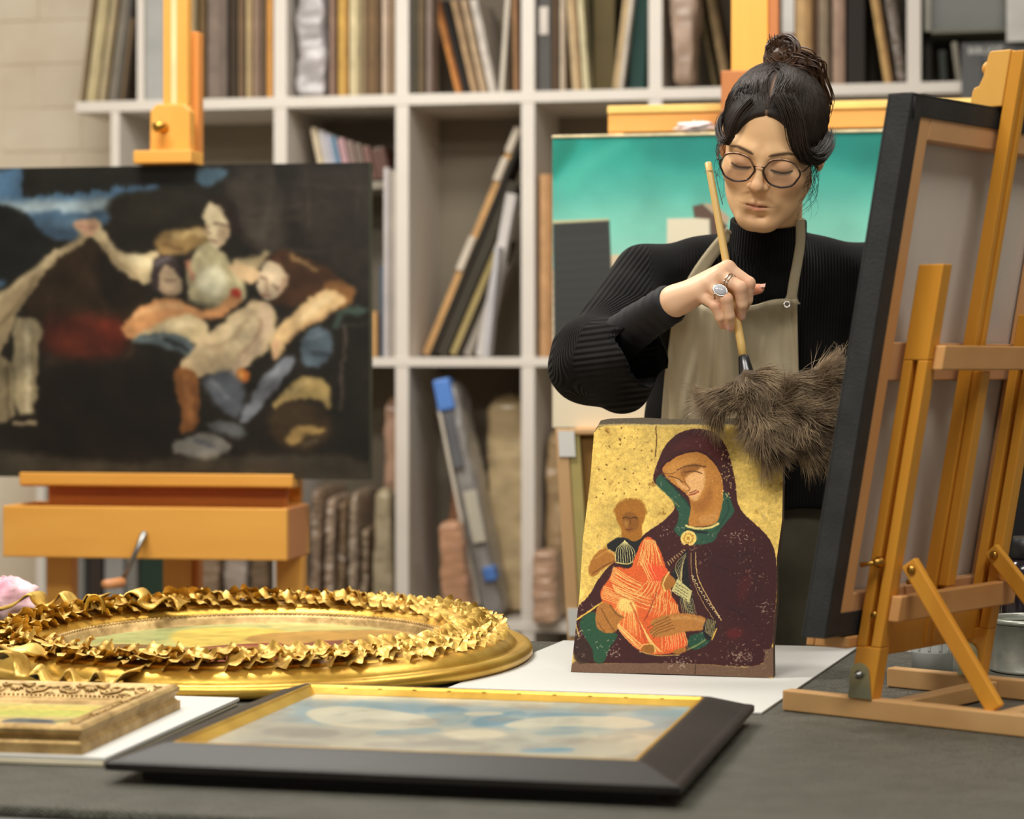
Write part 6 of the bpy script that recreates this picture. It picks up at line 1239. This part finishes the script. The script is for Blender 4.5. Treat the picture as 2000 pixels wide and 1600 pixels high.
npmesh('bun_core', [(bc_ @ RHn.T+HOn, bq)], HAIRB, hair)
cs = []                                                  # loose loop at the back right
for i in range(420):
    o = rs.normal(0, 1, 3)*np.array((.007,.012,.009)); t = np.linspace(0, 1, 14); a0_ = rs.uniform(-.2,.2)
    p = np.stack([.012+.044*np.sin(t*2.1+a0_)+.006*np.sin(t*9), .055+.02*t, .118-.105*t**1.4+.012*np.sin(t*3)], 1)+o; cs.append(p @ RHn.T+HOn)
strands('loose_loop', cs, HAIRB, hair, .0014, 3)['kind'] = 'stuff'
# face-framing locks: parted curtains that curve back over the temples to the ears, and thin curls
cs = []; cpath = lambda pts, n=14: chaikin3(pts, n)
def chaikin3(pts, n):
    p = np.asarray(pts, float)
    for _ in range(3):
        a, b = p[:-1], p[1:]; q = np.empty((2*len(a), 3)); q[0::2] = .75*a+.25*b; q[1::2] = .25*a+.75*b; p = np.vstack([p[:1], q, p[-1:]])
    s = np.r_[0, np.cumsum(np.linalg.norm(np.diff(p, axis=0), axis=1))]; s /= s[-1]; t = np.linspace(0, 1, n); return np.stack([np.interp(t, s, p[:, i]) for i in range(3)], 1)
Lk = [(-.026,-.066,.092),(-.040,-.074,.076),(-.048,-.080,.056),(-.051,-.081,.036),(-.056,-.080,.024),(-.066,-.068,.022),(-.077,-.046,.030),(-.081,-.02,.036),(-.081,.01,.036),(-.074,.04,.035)]
Rk = [(.018,-.066,.094),(.032,-.076,.080),(.042,-.081,.058),(.046,-.081,.038),(.055,-.076,.018),(.066,-.062,.008),(.077,-.038,.006),(.082,-.012,.012),(.081,.015,.014),(.074,.045,.015)]
for pts, n, sp_, lo in ((Lk,60,.0024,0),(Rk,200,.0052,1)):
    for i in range(n):
        o = rs.normal(0, sp_, 3); o[1] = abs(o[1])*-.6; b = chaikin3(pts, 22)
        if lo: b = b+np.outer(np.linspace(1, .2, 22), np.array((rs.uniform(-.004,.020), rs.uniform(0,.006), rs.uniform(-.002,.012))))
        cs.append((b+o) @ RHn.T+HOn)
strands('curtain_locks', cs, HAIRM, hair, .0008, 4, .3)['kind'] = 'stuff'
cs = []
for i in range(34):
    s_ = -1 if i < 12 else 1; x0 = s_*(.078+rs.uniform(-.003,.004)); ph = rs.uniform(0, 6); t = np.linspace(0, 1, 18); L = rs.uniform(.06,.13); amp = rs.uniform(.003,.012)
    cs.append(np.stack([x0+s_*amp*t*2*np.sin(t*rs.uniform(4,11)+ph)-s_*.012*t, -.012-.03*t+rs.normal(0,.004)+amp*np.cos(t*8+ph), .02-L*t], 1) @ RHn.T+HOn)
strands('loose_wisps', cs, HAIRM, hair, .00045, 3)['kind'] = 'stuff'
cs = []
for s_ in (-1, 1):
    for i in range(26):
        u = i/25; xx = .0175+.028*u; zz = -.0098-.0022*(1-((xx-.0315)/.014)**2); t = np.linspace(0, 1, 5); yy = -.0715-.0122*math.sqrt(max(0, 1-((xx-.0315)/.0155)**2))
        cs.append(np.stack([s_*(xx+.003*t*(u-.4)), yy-.0065*t, zz-.0035*t+.0015*t*t], 1) @ RHn.T+HOn)
strands('eyelashes', cs, HAIRM, pe, .00035, 3)['kind'] = 'stuff'
obj('earring', MB().tube([H((.0835,.006,-.012))+Vector((.0045*math.cos(a), 0, .0045*math.sin(a))) for a in np.linspace(0, 2*math.pi, 17)], .0007, 6), SILV, pe)
# ------------------------------------------------------------------ the dusting brush
ha, hb = P(1383,318,3.475), P(1452,697,3.398); hdir = (hb-ha).normalized(); br = thing('dusting_brush', 'long wooden brush with dark ferrule and big brown fur head, held over the icon', 'brush', hb)
hn = [ha+(hb-ha)*t for t in np.linspace(0, 1, 16)]
obj('handle', MB().tube([ha-hdir*.001]+hn, [.003]+[.0052+.0012*t for t in np.linspace(0, 1, 16)], 14), wood('straw_wood', (214,174,98), (232,196,124), 'z', .4, .15), br)
obj('cord', MB().tube([ha+hdir*.014+Vector(p) for p in ((-.009,-.004,-.002),(-.006,-.007,0),(.0,-.0075,.001),(.006,-.006,.001),(.009,-.002,-.004),(.013,.0,-.024),(.02,.002,-.05))], .0006, 5), mat('cord', (120,130,124), .6), br)
fe = hb+hdir*.036
obj('ferrule', MB().tube([hb-hdir*.002, hb, hb+hdir*.012, hb+hdir*.024, fe], [.0064,.0078,.0094,.0112,.0118], 24), mat('dark_steel_ferrule', (92,92,94), .3, .9, .15, 60), br)
lob = [([(1460,738,0),(1440,762,-.01),(1408,782,-.015),(1378,795,-.01)], (.010,.018,.018,.006)), ([(1462,736,0),(1495,748,-.006),(1545,768,-.012),(1600,752,-.012),(1650,722,-.012)], (.012,.022,.026,.028,.03)), ([(1464,742,0),(1505,795,-.02),(1565,815,-.03),(1660,832,-.04)], (.012,.034,.034,.028)), ([(1460,745,0),(1465,800,-.022),(1490,850,-.035),(1530,880,-.04)], (.012,.030,.028,.012)), ([(1480,800,-.02),(1540,850,-.035),(1640,890,-.04)], (.03,.028,.02))]
D1 = 3.322; lobs = []
for pts, rr2 in lob: lobs.append(([tuple(P(a, b, D1+c)) for a, b, c in pts], rr2))
def fur_sdf(X, Y, Z):
    f = None
    for p, r in lobs:
        for i in range(len(p)-1):
            q = s_cap(X, Y, Z, p[i], p[i+1], r[i]*.58, r[i+1]*.58); f = q if f is None else smin(f, q, .014)
    return f+.0025*np.sin(X*190+Z*120)*np.sin(Z*210-Y*90)
allp = np.array(sum([p for p, r in lobs], [])); fv, fq = net(fur_sdf, tuple(allp.min(0)-.032), tuple(allp.max(0)+.032), .0028)
obj_core = npmesh('fur_core', [(fv, fq)], mat('fur_dark', (82,66,48), .9, var=.4, scale=60), br)
cs = []; cl_ = []
for i in range(15000):
    li = rs.choice(5, p=[.13,.24,.28,.17,.18]); p, r = lobs[li]; p = np.array(p); t = rs.random()**.8*(len(p)-1); k = min(int(t), len(p)-2); u = t-k
    c = p[k]*(1-u)+p[k+1]*u; rad = (r[k]*(1-u)+r[k+1]*u)*rs.uniform(.45,.95); ax_ = p[k+1]-p[k]; ax_ /= np.linalg.norm(ax_); o = rs.normal(0, 1, 3); o -= ax_*(o @ ax_); o /= np.linalg.norm(o); 
    if o[1] > .3: o[1] *= -1
    if rs.random() < .1: o[2] = abs(o[2])
    s0_ = c+o*rad; L = rs.uniform(.018,.044); dr = ax_*1.0+o*rs.uniform(.0,.5)+.55*np.array((math.sin(s0_[0]*95+s0_[2]*60), math.sin(s0_[2]*110+2)*.6, math.sin(s0_[0]*130-s0_[2]*70+1)))+rs.normal(0,.08,3); dr /= np.linalg.norm(dr); q = np.linspace(0, 1, 6)[:, None]; cu = rs.normal(0, .22, 3)+.8*np.array((math.sin(s0_[2]*140), 0, math.sin(s0_[0]*120)))
    cs.append(s0_+dr*L*q+(cu-np.array((0,0,.35)))*L*q*q*.45)
for i in range(1800):
    a_ = rs.uniform(0, 2*math.pi); u_ = hdir.orthogonal().normalized(); w_2 = hdir.cross(u_); o = np.array(u_*math.cos(a_)+w_2*math.sin(a_)); 
    if o[1] > .3: o[1] *= -1
    s0_ = np.array(fe)+o*rs.uniform(.006,.012)-np.array(hdir)*.003; L = rs.uniform(.03,.055); dr = np.array(hdir)*rs.uniform(.3,.9)+o*rs.uniform(.4,1.1)+np.array((.25,-.2,.15))+rs.normal(0,.12,3); dr /= np.linalg.norm(dr); q = np.linspace(0, 1, 6)[:, None]
    cs.append(s0_+dr*L*q+(rs.normal(0,.2,3)-np.array((0,0,.6)))*L*q*q*.5)
def furmat():
    m = mat('fur', (88,70,50), .6, c2=(182,158,126), scale=34, spec=.35); return m
strands('bristles', cs, furmat(), br, .00034, 3, .15)['kind'] = 'stuff'
